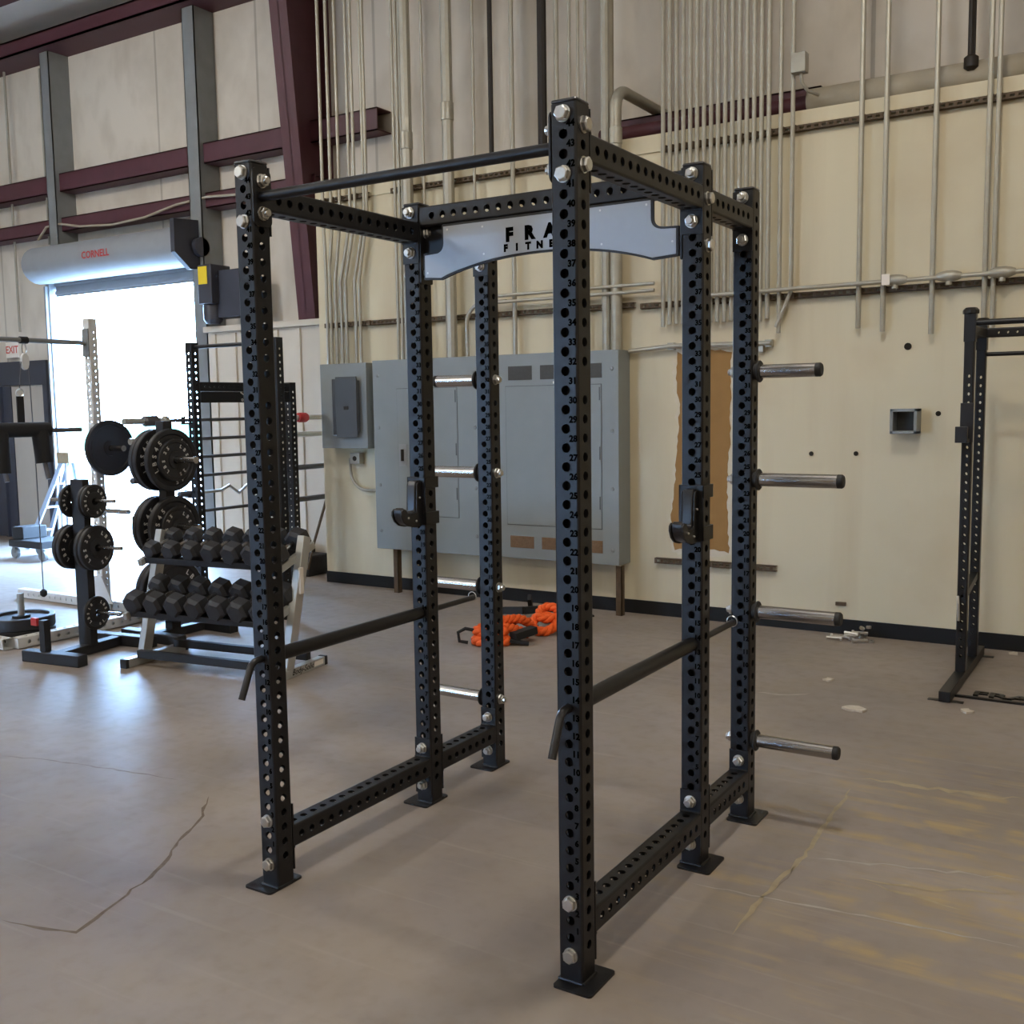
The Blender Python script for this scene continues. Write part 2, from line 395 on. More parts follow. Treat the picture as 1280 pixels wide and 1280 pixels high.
for z0, z1 in ((0.0, zt),):
    y0, y1 = yf(z0), yf(z1); t = 0.02
    f.add([(-5.41, y0, z0), (-5.19, y0, z0), (-5.19, y0 + t, z0), (-5.41, y0 + t, z0), (-5.41, y1, z1), (-5.19, y1, z1), (-5.19, y1 + t, z1), (-5.41, y1 + t, z1)],
          [(0, 1, 2, 3), (4, 5, 6, 7), (0, 1, 5, 4), (1, 2, 6, 5), (2, 3, 7, 6), (3, 0, 4, 7)])
    f.add([(-5.31, y0, z0), (-5.29, y0, z0), (-5.29, YO, z0), (-5.31, YO, z0), (-5.31, y1, z1), (-5.29, y1, z1), (-5.29, YO, z1), (-5.31, YO, z1)],
          [(0, 1, 2, 3), (4, 5, 6, 7), (0, 1, 5, 4), (1, 2, 6, 5), (2, 3, 7, 6), (3, 0, 4, 7)])
f.box(-5.41, -5.19, YO - 0.02, YO, 0, zt)
struct(f.build('trim_6', 'maroon'))
def jamb(name, x0, x1, z0, z1, y0=5.38):
    g = MB(); g.box(x0, x1, y0, y0 + 0.01, z0, z1); g.box(x1 - 0.01, x1, y0, YO, z0, z1); g.box(x0, x0 + 0.01, y0, YO, z0, z1); struct(g.build(name, 'steel_grey'))
jamb('trim_7', -9.42, -9.26, 3.6, 5.82); jamb('trim_8', -6.98, -6.80, 0, 5.82)
f = MB(); f.box(DX0 - 0.10, DX0 + 0.02, YO - 0.06, YO, 0, DZ); f.box(DX1 - 0.02, DX1 + 0.1, YO - 0.06, YO, 0, DZ); f.box(DX0 - 0.1, DX1 + 0.1, YO - 0.06, YO, DZ, DZ + 0.08); struct(f.build('trim_9', 'white_paint'))
# man door on the far left
f = MB(); f.box(-11.5, -11.38, YO - 0.08, YO, 0, 2.28); f.box(-10.02, -9.93, YO - 0.08, YO, 0, 2.28); f.box(-11.38, -10.02, YO - 0.08, YO, 1.98, 2.28)
d1 = struct(f.build('door_1', 'door_dark'))
f = MB(); f.box(-10.72, -10.03, YO - 0.05, YO - 0.001, 0.01, 1.97); f.build('door_leaf', 'door_beige', d1)
f = MB(); f.box(-11.37, -10.73, YO - 0.06, YO - 0.001, 0.01, 1.97); f.box(-10.95, -10.90, YO - 0.10, YO - 0.06, 0.01, 1.97); f.build('door_leaf', 'door_dark', d1)
# crack, joint and wear marks lying in the floor surface
def ribbon(name, px, w, m, z=0.0008, jit=0.012, seed=1):
    rnd = random.Random(seed); P = [on_floor(*q) for q in px]; pts = []
    for a, b in zip(P, P[1:]):
        n = max(2, int((b - a).length / 0.04))
        for i in range(n): pts.append(a.lerp(b, i / n))
    pts.append(P[-1]); vs = []; k = len(pts)
    for i, p in enumerate(pts):
        t = (pts[min(i + 1, k - 1)] - pts[max(i - 1, 0)]).normalized(); s = Vector((-t.y, t.x, 0))
        p = p + s * rnd.uniform(-jit, jit); e = min(1, i / 3, (k - 1 - i) / 3) if k > 6 else 0.6
        ww = w * rnd.uniform(0.35, 1.0) * e
        vs += [(p + s * ww / 2)[:2] + (z,), (p - s * ww / 2)[:2] + (z,)]
    g = MB(); g.add(vs, [(2 * i, 2 * i + 1, 2 * i + 3, 2 * i + 2) for i in range(k - 1)]); return g.build(name, m, floor_o, smooth=0)
ribbon('crack', [(262, 995), (252, 1020), (240, 1035), (222, 1052), (208, 1075), (188, 1097), (165, 1112), (150, 1125), (120, 1148), (95, 1165), (60, 1161), (0, 1150)], 0.018, 'crack', seed=3, jit=0.006)
ribbon('crack', [(0, 945), (60, 950), (130, 960), (225, 975)], 0.014, 'joint', seed=5, jit=0.006)
ribbon('crack', [(1000, 1075), (985, 1098), (960, 1118)], 0.006, 'joint', jit=0.006, seed=6)
ribbon('wear_line', [(1065, 985), (1005, 1070), (955, 1120), (915, 1170)], 0.022, 'yellow_wear', seed=8, jit=0.006)
ribbon('wear_line', [(865, 1104), (955, 1122), (1080, 1145), (1280, 1185)], 0.014, 'pale_wear', seed=9, jit=0.005)
ribbon('wear_line', [(1005, 1072), (1120, 1083), (1280, 1100)], 0.016, 'pale_wear', seed=10)
ribbon('wear_line', [(1060, 1098), (1170, 1112), (1280, 1118)], 0.018, 'yellow_wear', seed=11)
ribbon('wear_line', [(1080, 1102), (1160, 1125), (1215, 1140)], 0.022, 'yellow_wear', seed=12)
ribbon('wear_line', [(945, 865), (985, 869), (1015, 867)], 0.05, 'pale_wear', seed=13)
ribbon('stain', [(1075, 972), (1160, 985), (1280, 1000)], 0.05, 'yellow_wear', seed=14, jit=0.02)

# ------------------------------------------------------------------ the power rack
W2, D1, D2, TW = 0.5826, 0.8741, 0.4881, 0.0762
Z0, PT = 0.0847, 0.0508
ZT = 2.398
def zn(n): return Z0 + PT * n
rack = thing('power_rack', 'large six-post black steel power rack standing alone in the middle of the floor', 'power rack', (0, D1 / 2, 0))
def RP(o): o.location = (0, -D1 / 2, 0); return o            # rack parts are written in rack-front coordinates
fr = [zn(n) for n in range(0, 46)]; sd = [zn(n + 0.5) for n in range(0, 45) if n != 31]
mb = MB(); perf_tube(mb, TW, ZT, {0: fr, 2: fr, 1: sd, 3: sd}); mb.cur = 1
for n in range(1, 45):
    put_text(mb, str(n), 0.024, 0.0003, 0.0011, Matrix.Translation((0.022, -TW / 2 - 0.0004, zn(n) + 0.024)) @ FRONT)
up_me = mb.mesh('upright', ['rack_black', 'engraving'], 40)
mb = MB(); mb.box(-TW / 2, TW / 2, -TW / 2, TW / 2, ZT, ZT + 0.012); cap_me = mb.mesh('end_cap', 'plastic_black')
mb = MB()
PLT = (-0.0355 - 0.0, 0.082)
def plate_poly(x0, x1, y0, y1, r=0.012):
    out = []
    for cx, cy, a in ((x1 - r, y1 - r, 0), (x0 + r, y1 - r, PI / 2), (x0 + r, y0 + r, PI), (x1 - r, y0 + r, 1.5 * PI)):
        out += [(cx + r * math.cos(a + PI / 2 * i / 4), cy + r * math.sin(a + PI / 2 * i / 4)) for i in range(5)]
    return out
mb.prism(plate_poly(-0.039, 0.083, -0.080, 0.078), 0.0, 0.007, 'z')
for y in (-0.055, 0.055):
    mb.lathe([(0.009, 0.0068), (0.009, 0.0074)], (0.064, y, 0), (0, 0, 1), 12)
bp_me = mb.mesh('base_plate', 'rack_black')
mb = MB(); r = 0.005
for a, b in (((-TW / 2, -TW / 2), (TW / 2, -TW / 2)), ((TW / 2, -TW / 2), (TW / 2, TW / 2)), ((TW / 2, TW / 2), (-TW / 2, TW / 2)), ((-TW / 2, TW / 2), (-TW / 2, -TW / 2))):
    mb.tube([(a[0], a[1], 0.008), (b[0], b[1], 0.008)], 0.005, 8)
weld_me = mb.mesh('weld_bead', 'rack_black')
POST = {}
for j, y in (('F', 0.0), ('M', D1), ('B', D1 + D2)):
    for sgn in (-1, 1):
        u = link('upright', up_me, rack); u.location = (sgn * W2, y - D1 / 2, 0); POST[j, sgn] = u
        link('end_cap', cap_me, u, 0.006)
        b = link('base_plate', bp_me, u, 0.002); b.scale = (sgn, 1, 1)
        link('weld_bead', weld_me, u)
YM, YBk = D1, D1 + D2
# hexagon bolts and nuts
def bolt_mesh(nut):
    g = MB(); g.lathe([(0.0222, 0), (0.0222, 0.003), (0.012, 0.0032)], (0, 0, 0), (0, -1, 0), 20)
    g.lathe([(0.0195, 0.003), (0.0205, 0.005), (0.0205, 0.015), (0.0175, 0.0185)], (0, 0, 0), (0, -1, 0), 6)
    if nut: g.lathe([(0.0125, 0.018), (0.0125, 0.027), (0.010, 0.029)], (0, 0, 0), (0, -1, 0), 12)
    else: g.lathe([(0.0165, 0.0178), (0.0155, 0.0192)], (0, 0, 0), (0, -1, 0), 16)
    return g.mesh('bolt', 'zinc', 25)
bolt_me, nut_me = bolt_mesh(False), bolt_mesh(True)
def bolt(x, y, z, d, nut=False):
    o = link('nut' if nut else 'bolt', nut_me if nut else bolt_me, rack); o.location = (x, y - D1 / 2, z)
    o.rotation_euler = (0, {'-y': 0, '+x': 0, '+y': 0, '-x': 0}[d], {'-y': 0, '+x': PI / 2, '+y': PI, '-x': -PI / 2}[d])
    o.rotation_euler.rotate_axis('Y', random.uniform(0, 1))
H = TW / 2
FT = 0.006
def side_beam(x, ya, yb, zc, z0, z1):
    L = yb - ya - TW; g = MB(); n = int((L - 0.03) / PT); hs = [L / 2 + (i - (n - 1) / 2) * PT for i in range(n)]
    perf_tube(g, TW, L - 2 * FT, {k: [h - FT for h in hs] for k in range(4)}, T=along((x, ya + H + FT, zc), (0, 1, 0)))
    for y0 in (ya + H, yb - H - FT):
        g.box(x - H, x + H, y0, y0 + FT, z0, z1)
    for yy, s in ((ya + H + FT, 1), (yb - H - FT, -1)):
        g.tube([(x - H, yy, zc - H), (x + H, yy, zc - H)], 0.004, 6); g.tube([(x - H, yy, zc + H), (x + H, yy, zc + H)], 0.004, 6)
    RP(g.build('side_beam', 'rack_black', rack, smooth=40))
for sgn in (-1, 1):
    for ya, yb in ((0, YM), (YM, YBk)):
        side_beam(sgn * W2, ya, yb, zn(1.5), zn(-0.75), zn(3.8)); side_beam(sgn * W2, ya, yb, zn(43.5), zn(41.2), zn(45.45))
    for n in (0, 3, 42, 45):
        bolt(sgn * W2, -H, zn(n), '-y')
        bolt(sgn * W2, YM - H - FT, zn(n), '-y', True); bolt(sgn * W2, YBk - H - FT, zn(n), '-y', True)
        bolt(sgn * W2, YBk + H, zn(n), '+y')
    for n in (42.5, 44.5):
        bolt(sgn * W2 + sgn * H, 0, zn(n), '+x' if sgn > 0 else '-x', False)
        bolt(sgn * (W2 - H - FT), 0, zn(n), '-x' if sgn > 0 else '+x', True)
    for n in (40.5, 43.5):
        bolt(sgn * W2 + sgn * H, YM, zn(n), '+x' if sgn > 0 else '-x', False)
        bolt(sgn * (W2 - H - FT), YM, zn(n), '-x' if sgn > 0 else '+x', True)
# pull-up bar with its end flanges
g = MB(); g.tube([(-W2 + H + FT, 0, zn(43.55)), (W2 - H - FT, 0, zn(43.55))], 0.0165, 20)
for s in (-1, 1):
    g.prism([(y, z) for y, z in plate_poly(-H, H + 0.004, zn(41.7), zn(45.3), 0.02)], s * (W2 - H), s * (W2 - H - FT), 'x')
RP(g.build('pull_up_bar', 'rack_black', rack, smooth=40))
# rear crossmember with deep end gussets
ZX = 2.352; g = MB(); L = 2 * (W2 - H - FT); n = int((L - 0.04) / PT); hs = [L / 2 + (i - (n - 1) / 2) * PT for i in range(n)]
perf_tube(g, TW, L, {k: hs for k in range(4)}, T=along((-W2 + H + FT, YM, ZX), (1, 0, 0)))
for s in (-1, 1):
    g.prism(plate_poly(YM - H, YM + H, 2.10, ZX + H, 0.006), s * (W2 - H), s * (W2 - H - FT), 'x')
RP(g.build('crossmember', 'rack_black', rack, smooth=40))
# name plate hanging under the crossmember: dark backing, brushed face, lettering
def bez(pts, n=10):
    out = []
    for a, b, c in pts:
        for i in range(n): t = i / n; out.append(((1 - t) ** 2 * a[0] + 2 * t * (1 - t) * b[0] + t * t * c[0], (1 - t) ** 2 * a[1] + 2 * t * (1 - t) * b[1] + t * t * c[1]))
    return out
def sign_poly(e):
    P = []
    P += [(-0.425 - e, 2.304 + e), (-0.425 - e, 2.245 - e * 0)]
    P += bez([((-0.425 - e, 2.245), (-0.425 - e, 2.207 + e), (-0.465 - e, 2.205 + e))], 8)
    P += [(-0.514 - e, 2.203 + e), (-0.514 - e, 2.118 - e), (-0.440, 2.112 - e)]
    P += bez([((-0.440, 2.112 - e), (-0.25, 2.176 - e), (0.0, 2.176 - e)), ((0.0, 2.176 - e), (0.25, 2.176 - e), (0.440, 2.112 - e))], 12)
    P += [(0.440, 2.112 - e), (0.528 + e, 2.118 - e), (0.528 + e, 2.203 + e)]
    P += bez([((0.485, 2.205 + e), (0.436 + e, 2.207 + e), (0.436 + e, 2.245))], 8)
    P += [(0.436 + e, 2.245), (0.436 + e, 2.304 + e)]
    return P
YS = YM - H - 0.004
g = MB(); g.prism(sign_poly(0.007), YS, YS + 0.012, 'y'); sign_o = RP(g.build('sign_backing', 'rack_black', rack, smooth=0))
g = MB(); g.prism(sign_poly(-0.001), YS - 0.003, YS - 0.0002, 'y'); sp = g.build('sign_face', 'sign_silver', sign_o, smooth=0); tag(sp, 'brushed silver sign face')
g = MB(); YT = YS - 0.0034
for i, c in enumerate('FRAY'): put_text(g, c, 0.064, 0.0003, 0.0045, Matrix.Translation((-0.128 + i * 0.0855, YT, 2.242)) @ FRONT)
for i, c in enumerate('FITNESS'): put_text(g, c, 0.034, 0.0003, 0.0026, Matrix.Translation((-0.144 + i * 0.0482, YT, 2.196)) @ FRONT)
g.build('lettering', 'engraving', sign_o, smooth=0)
for x, z in ((-0.405, 2.29), (0.42, 2.29), (0.245, 2.29), (-0.245, 2.285), (-0.50, 2.135), (0.515, 2.16), (0.25, 2.175), (-0.24, 2.185)):
    g = MB(); g.lathe([(0.004, 0), (0.004, 0.0015)], (x, YT, z), (0, -1, 0), 8); g.build('rivet', 'zinc', sign_o)
g = MB(); gp = plate_poly(-W2 + H + FT, -0.437, 2.205, 2.318, 0.006); 
gp = [(-0.537, 2.318), (-0.432, 2.318), (-0.432, 2.255)] + bez([((-0.432, 2.255), (-0.435, 2.21), (-0.48, 2.207))], 8) + [(-0.537, 2.205)]
g.prism(gp, YM - 0.006, YM + 0.0, 'y')
for x, z in ((-0.452, 2.272), (-0.470, 2.228)): g.lathe([(0.009, 0), (0.009, 0.0006)], (x, YM - 0.006, z), (0, -1, 0), 10)
RP(g.build('gusset', 'rack_black', rack))
# weight pegs on the rear posts
def peg(sgn, z, L):
    x0 = sgn * (W2 + H); d = (sgn, 0, 0)
    g = MB(); g.lathe([(0.0255, 0.012), (0.0255, L - 0.02)], (x0, YBk, z), d, 24); p = RP(g.build('weight_peg', 'chrome_dark', rack))
    g = MB(); g.lathe([(0.030, 0), (0.030, 0.012), (0.027, 0.016)], (x0, YBk, z), d, 24); g.lathe([(0.038, 0.012), (0.041, 0.015), (0.041, 0.019), (0.038, 0.022)], (x0, YBk, z), d, 24); g.build('bumper_ring', 'rubber', p)
    g = MB(); g.lathe([(0.0258, L - 0.022), (0.0258, L - 0.006), (0.021, L)], (x0, YBk, z), d, 24); g.build('end_cap', 'rubber', p)
    bolt(sgn * (W2 - H), YBk, z, '-x' if sgn > 0 else '+x', True)
for n, L in ((32.5, 0.25), (24.5, 0.335), (14.5, 0.335), (4.5, 0.335)):
    for sgn in (-1, 1): peg(sgn, zn(n), L)

# pin-pipe safeties: one through each pair of posts
def safety(sgn, label):
    x = sgn * W2; z = zn(14)
    t = thing('safety_bar', label, 'safety bar', (x, D1 / 2, z))
    g = MB(); g.tube([(0, -D1 / 2 + H + 0.003, 0), (0, D1 / 2 - H - 0.003, 0)], 0.0245, 24); g.build('pipe', 'rack_black', t)
    ye = (1.222 if sgn < 0 else 1.245) - D1 / 2; y0 = -D1 / 2 - H
    g = MB(); pts = [(0, ye, 0), (0, y0, 0), (0, y0 - 0.02, 0)] + [(-0.0, y0 - 0.02 - 0.035 * math.sin(a), -0.035 * (1 - math.cos(a))) for a in (0.3, 0.6, 0.9, 1.15)]
    a = 1.15; yl = y0 - 0.02 - 0.035 * math.sin(a); zl = -0.035 * (1 - math.cos(a))
    pts.append((0, yl - 0.105 * math.cos(a), zl - 0.105 * math.sin(a)))
    g.tube(pts, 0.0118, 16); g.build('pin_rod', 'plastic_black', t)
    g = MB(); g.tube([(0.02 * math.cos(q), ye - 0.012, 0.006 + 0.02 * math.sin(q)) for q in [2 * PI * i / 20 for i in range(20)]], 0.002, 6, closed=True); tag(g.build('lynch_ring', 'zinc', t), 'bright wire ring')
    return t
safety(-1, 'black pipe safety with bent handle through the left front and middle posts')
safety(1, 'black pipe safety with bent handle through the nearest front post')

# J-cups on the middle posts
def jcup(sgn, label):
    x = sgn * W2; zb = 1.155; zt2 = 1.345; y0 = YM - H
    t = thing('j_cup', label, 'barbell hook', (x, y0, zb))
    g = MB()
    g.box(-H - 0.007, H + 0.007, -0.007, -0.0005, 0, zt2 - zb)                     # face plate
    for s in (-1, 1):
        xa, xb = sorted((s * (H + 0.0005), s * (H + 0.007)))
        g.box(xa, xb, -0.007, TW + 0.007 if s > 0 else 0.03, 0.0, 0.05)
        g.box(xa, xb, -0.007, TW + 0.006 if s > 0 else 0.03, 0.145, zt2 - zb)
    g.box(-0.02, H + 0.007, TW + 0.0005, TW + 0.008, 0.0, 0.05); g.box(-0.02, H + 0.007, TW + 0.0005, TW + 0.007, 0.145, zt2 - zb)
    g.build('bracket', 'rack_black', t, 0.002)
    g = MB(); hp = [(-0.007, -0.004), (-0.060, -0.004), (-0.098, 0.004), (-0.124, 0.022), (-0.138, 0.048), (-0.136, 0.064), (-0.122, 0.073), (-0.108, 0.070), (-0.096, 0.054), (-0.082, 0.046), (-0.060, 0.048), (-0.040, 0.054), (-0.034, 0.16), (-0.030, 0.170), (-0.007, 0.172)]
    g.prism(hp, -0.026, -0.018, 'x'); g.prism(hp, 0.018, 0.026, 'x'); g.build('hook', 'rack_black', t, 0.002)
    g = MB(); g.prism([(-0.008, 0.0), (-0.058, 0.0), (-0.096, 0.008), (-0.120, 0.026), (-0.132, 0.052), (-0.130, 0.070), (-0.116, 0.077), (-0.103, 0.070), (-0.090, 0.054), (-0.060, 0.052), (-0.045, 0.058), (-0.040, 0.155), (-0.032, 0.176), (-0.008, 0.178)], -0.0178, 0.0178, 'x'); g.build('liner', 'plastic_black', t, 0.003)
    for y, z in ((-0.020, 0.110), (-0.045, 0.020), (-0.095, 0.036)):
        for s in (-1, 1):
            g = MB(); g.lathe([(0.0045, 0.026), (0.0045, 0.029), (0.002, 0.031)], (0, y, z), (s, 0, 0), 10); g.build('rivet', 'zinc', t)
jcup(-1, 'black J-shaped barbell hook clamped on the left middle post')
jcup(1, 'black J-shaped barbell hook clamped on the right middle post before the cardboard patch')

# ------------------------------------------------------------------ back wall: electrical cabinets
def cabinet(name, label, x0, x1, z0, z1, y0, mcol='panel_grey'):
    t = thing(name, label, 'electrical cabinet', ((x0 + x1) / 2, YB, z0))
    g = MB(); g.box(x0 - t.location.x, x1 - t.location.x, y0 - YB, -0.001, 0, z1 - z0); g.build('housing', mcol, t, 0.004)
    return t, t.location.x, z0, y0 - YB
t, cx, cz, fy = cabinet('breaker_box', 'small grey breaker box with dark open flap, left of the two wide cabinets', -4.575, -4.04, 1.265, 2.02, 4.68)
g = MB(); g.box(-4.43 - cx, -4.14 - cx, fy - 0.012, fy - 0.0005, 0.12, 0.62); g.build('breaker_cover', 'panel_dark', t, 0.004)
g = MB(); g.box(-4.345 - cx, -4.105 - cx, fy - 0.062, fy - 0.048, 0.10, 0.635); g.box(-4.12 - cx, -4.105 - cx, fy - 0.048, fy - 0.012, 0.15, 0.6); d = g.build('flap', 'panel_dark', t, 0.004); tag(d, 'dark hinged flap standing ajar')
g = MB(); g.box(-4.25 - cx, -4.20 - cx, fy - 0.066, fy - 0.0625, 0.345, 0.375); g.build('latch', 'hole_dark', d)
def cover_seam(t, x0, x1, z0, z1, y):
    g = MB(); w = 0.004
    for b in ((x0, x1, z0, z0 + w), (x0, x1, z1 - w, z1), (x0, x0 + w, z0, z1), (x1 - w, x1, z0, z1)): g.box(b[0], b[1], y - 0.0006, y, b[2], b[3])
    return g.build('door_gap', 'panel_dark', t, smooth=0)
def cab_door(t, cx, cz, fy, x0, x1, z0, z1):
    g = MB(); g.box(x0 - cx, x1 - cx, fy - 0.006, fy - 0.0003, z0 - cz, z1 - cz); d = g.build('door', 'panel_grey', t, 0.002)
    for z in (z0 + 0.15, (z0 + z1) / 2 - 0.02, z1 - 0.12):
        g = MB(); g.box(x1 - cx - 0.016, x1 - cx - 0.008, fy - 0.009, fy - 0.0055, z - cz, z - cz + 0.10); g.build('hinge', 'panel_dark', d)
    cover_seam(d, x0 - cx - 0.004, x1 - cx + 0.004, z0 - cz - 0.004, z1 - cz + 0.004, fy - 0.0003)
    return d
def cab_screws(t, cx, cz, fy, xs, zs):
    for x in xs:
        for z in zs:
            g = MB(); g.lathe([(0.016, 0), (0.014, 0.006), (0.006, 0.009)], (x - cx, fy, z - cz), (0, -1, 0), 12); g.build('cover_screw', 'steel_grey', t)
t, cx, cz, fy = cabinet('electrical_cabinet', 'wide grey electrical cabinet with lever latch, behind the left rear posts', -3.925, -2.785, 0.39, 2.03, 4.63)
d = cab_door(t, cx, cz, fy, -3.66, -3.035, 0.70, 1.78)
g = MB(); g.box(-3.645 - cx, -3.565 - cx, fy - 0.010, fy - 0.006, 1.12 - cz, 1.31 - cz); d2 = g.build('latch_plate', 'shutter_grey', d)
g = MB(); g.box(-3.617 - cx, -3.595 - cx, fy - 0.024, fy - 0.010, 1.165 - cz, 1.265 - cz); g.build('latch_lever', 'hole_dark', t)
cab_screws(t, cx, cz, fy, (-3.87, -2.86), (0.55, 0.95, 1.45, 1.90))
t, cx, cz, fy = cabinet('electrical_cabinet', 'wide grey electrical cabinet with vents above and below its door', -2.775, -1.555, 0.395, 2.03, 4.63)
cab_door(t, cx, cz, fy, -2.555, -1.70, 0.67, 1.775)
for x0, x1 in ((-2.53, -2.31), (-2.235, -2.02), (-1.945, -1.695)):
    g = MB(); g.box(x0 - cx, x1 - cx, fy - 0.003, fy - 0.0003, 1.825 - cz, 1.935 - cz); g.build('vent', 'vent_dark', t)
    g = MB(); g.box(x0 - cx, x1 - cx, fy - 0.003, fy - 0.0003, 0.482 - cz, 0.578 - cz)
    for k in range(8): g.box(x0 - cx, x1 - cx, fy - 0.006, fy - 0.003, 0.486 - cz + k * 0.0118, 0.491 - cz + k * 0.0118)
    tag(g.build('vent', 'vent_rust', t), 'brown louvred vent')
cab_screws(t, cx, cz, fy, (-1.61,), (0.51, 0.98, 1.42, 1.89))
g = MB(); g.box(-2.12 - cx, -2.04 - cx, fy - 0.002, fy - 0.0003, 1.79 - cz, 1.808 - cz); g.build('rating_label', 'sign_white', t)
# legs under the cabinets
for x0, nm in ((-3.745, 'rusty angle post under the left wide cabinet'), (-1.575, 'rusty angle post under the right end of the wide cabinets')):
    g = MB(); g.box(x0 - 0.025, x0 + 0.025, 4.66, 4.666, 0, 0.388); g.box(x0 + 0.019, x0 + 0.025, 4.66, 4.71, 0, 0.388); tag(g.build('support_post', 'strut_rust'), nm, 'post')
# socket box with bent conduit between panel and cabinet
t = thing('outlet_box', 'small grey conduit box below the small breaker box', 'outlet box', (-4.265, YB, 1.12))
g = MB(); g.box(-0.055, 0.055, -0.07, -0.001, 0, 0.10); g.build('housing', 'conduit', t, 0.006)
g = MB(); g.lathe([(0.022, 0.07), (0.022, 0.074)], (0, 0, 0.05), (0, -1, 0), 16); g.build('cover', 'hole_dark', t)
g = MB(); pts = [(-0.08, -0.04, 0.04), (-0.075, -0.04, -0.06)] + arc((0.10, -0.04, -0.06), 0.175, PI, 1.5 * PI, 8, (1, 0, 0), (0, 0, 1)) + [(0.33, -0.04, -0.235)]
g.tube([(-0.05, -0.04, 0.05)] + pts, 0.014, 10); g.build('conduit_bend', 'conduit', t)

# wall furniture on the right
t = thing('junction_box', 'open square grey junction box on the bare cream wall', 'junction box', (0.48, YB, 1.40))
g = MB(); w, h, dp = 0.085, 0.165, 0.14; g.box(-w, w, -0.008, -0.001, 0, h)
for b in ((-w, -w + 0.02, 0, h), (w - 0.02, w, 0, h), (-w, w, 0, 0.02), (-w, w, h - 0.02, h)): g.box(b[0], b[1], -dp, -0.008, b[2], b[3])
g.build('housing', 'panel_grey', t, 0.002)
g = MB(); g.box(-w + 0.02, w - 0.02, -0.012, -0.0085, 0.02, h - 0.02); g.build('inside_back', 'vent_dark', t)
def blob_patch(name, pts, m, y, label, cat, parent=None, th=0.004, jit=0.008, seed=1):
    rnd = random.Random(seed); out = []
    for a, b in zip(pts, pts[1:] + pts[:1]):
        n = max(1, int(math.hypot(b[0] - a[0], b[1] - a[1]) / 0.035))
        for i in range(n): q = i / n; out.append((a[0] + (b[0] - a[0]) * q + rnd.uniform(-jit, jit), a[1] + (b[1] - a[1]) * q + rnd.uniform(-jit, jit)))
    g = MB(); g.prism(out, y - th, y - 0.0005, 'y'); o = g.build(name, m, parent, smooth=0)
    if label: tag(o, label, cat)
    return o
t = thing('torn_wall_patch', 'tall strip of bare brown board where the wall facing is torn away', 'wall patch', (0, YB, 0))
blob_patch('torn_edge', [(-1.20, 2.04), (-1.10, 2.06), (-0.70, 2.02), (-0.705, 1.2), (-0.72, 0.9), (-0.71, 0.50), (-1.0, 0.47), (-1.22, 0.50), (-1.235, 0.7), (-1.20, 1.0), (-1.17, 1.6), (-1.20, 1.75)], 'torn_paper', 0, None, None, t, 0.004, 0.015, 4)
blob_patch('bare_board', [(-1.165, 2.00), (-1.12, 1.97), (-0.98, 2.02), (-0.745, 1.99), (-0.75, 1.4), (-0.77, 1.0), (-0.755, 0.52), (-1.0, 0.55), (-1.19, 0.515), (-1.215, 0.75), (-1.18, 1.05), (-1.145, 1.62), (-1.17, 1.70)], 'cardboard', -0.004, None, None, t, 0.003, 0.008, 5)
g = MB(); g.tube([(-1.54, YB - 0.05, 2.02), (-1.2, YB - 0.05, 2.045), (-0.44, YB - 0.05, 2.035)], 0.018, 10)
for x, z in ((-1.2, 2.045), (-0.46, 2.035), (-0.52, 2.0)): g.cbox((x, YB - 0.025, z), (0.05, 0.05, 0.05))
tag(g.build('pipe_stub', 'conduit'), 'short grey pipe stub crossing the top of the bare brown patch', 'pipe')
for i, (x, z, r, lab) in enumerate(((-0.158, 1.258, 0.016, 'left of the two dark bolt holes below the upper weight pegs'), (0.148, 1.262, 0.016, 'right of the two dark bolt holes left of the junction box'), (0.471, 1.974, 0.024, 'dark bolt hole in the cream wall above the junction box'), (0.671, 1.53, 0.017, 'dark bolt hole in the cream wall just right of the junction box'))):
    g = MB(); g.lathe([(r, 0.0005), (r, 0.005), (r * 0.55, 0.006)], (x, YB, z), (0, -1, 0), 14); tag(g.build('wall_anchor', 'hole_dark'), lab, 'wall anchor')
def strut(x0, x1, z, y0=YB - 0.042, d=0.041, h=0.041, clamps=()):
    g = MB()
    for c in clamps: g.box(c - 0.021, c + 0.021, y0 - 0.008, y0, z - 0.022, z + 0.022)
    g.box(x0, x1, y0, y0 + 0.003, z + h / 2 - 0.012, z + h / 2); g.box(x0, x1, y0, y0 + 0.003, z - h / 2, z - h / 2 + 0.012)
    g.box(x0, x1, y0, y0 + d - 0.002, z + h / 2 - 0.003, z + h / 2); g.box(x0, x1, y0, y0 + d - 0.002, z - h / 2, z - h / 2 + 0.003)
    x = x0
    while x < x1: g.box(x, min(x + 0.022, x1), y0, y0 + 0.003, z - h / 2 + 0.012, z + h / 2 - 0.012); x += 0.050
    return g
CLAMPS = [-4.555, -4.46, -4.36, -4.24, -4.185, -4.08, -3.735, -3.69, -3.652, -3.425, -2.914, -2.545, -2.14, -2.029, -1.954, -1.892] + [-1.254 + i * 0.0525 for i in range(16)] + [-0.383, -0.30, 0.160, 0.318, 0.623, 0.935, 0.985]
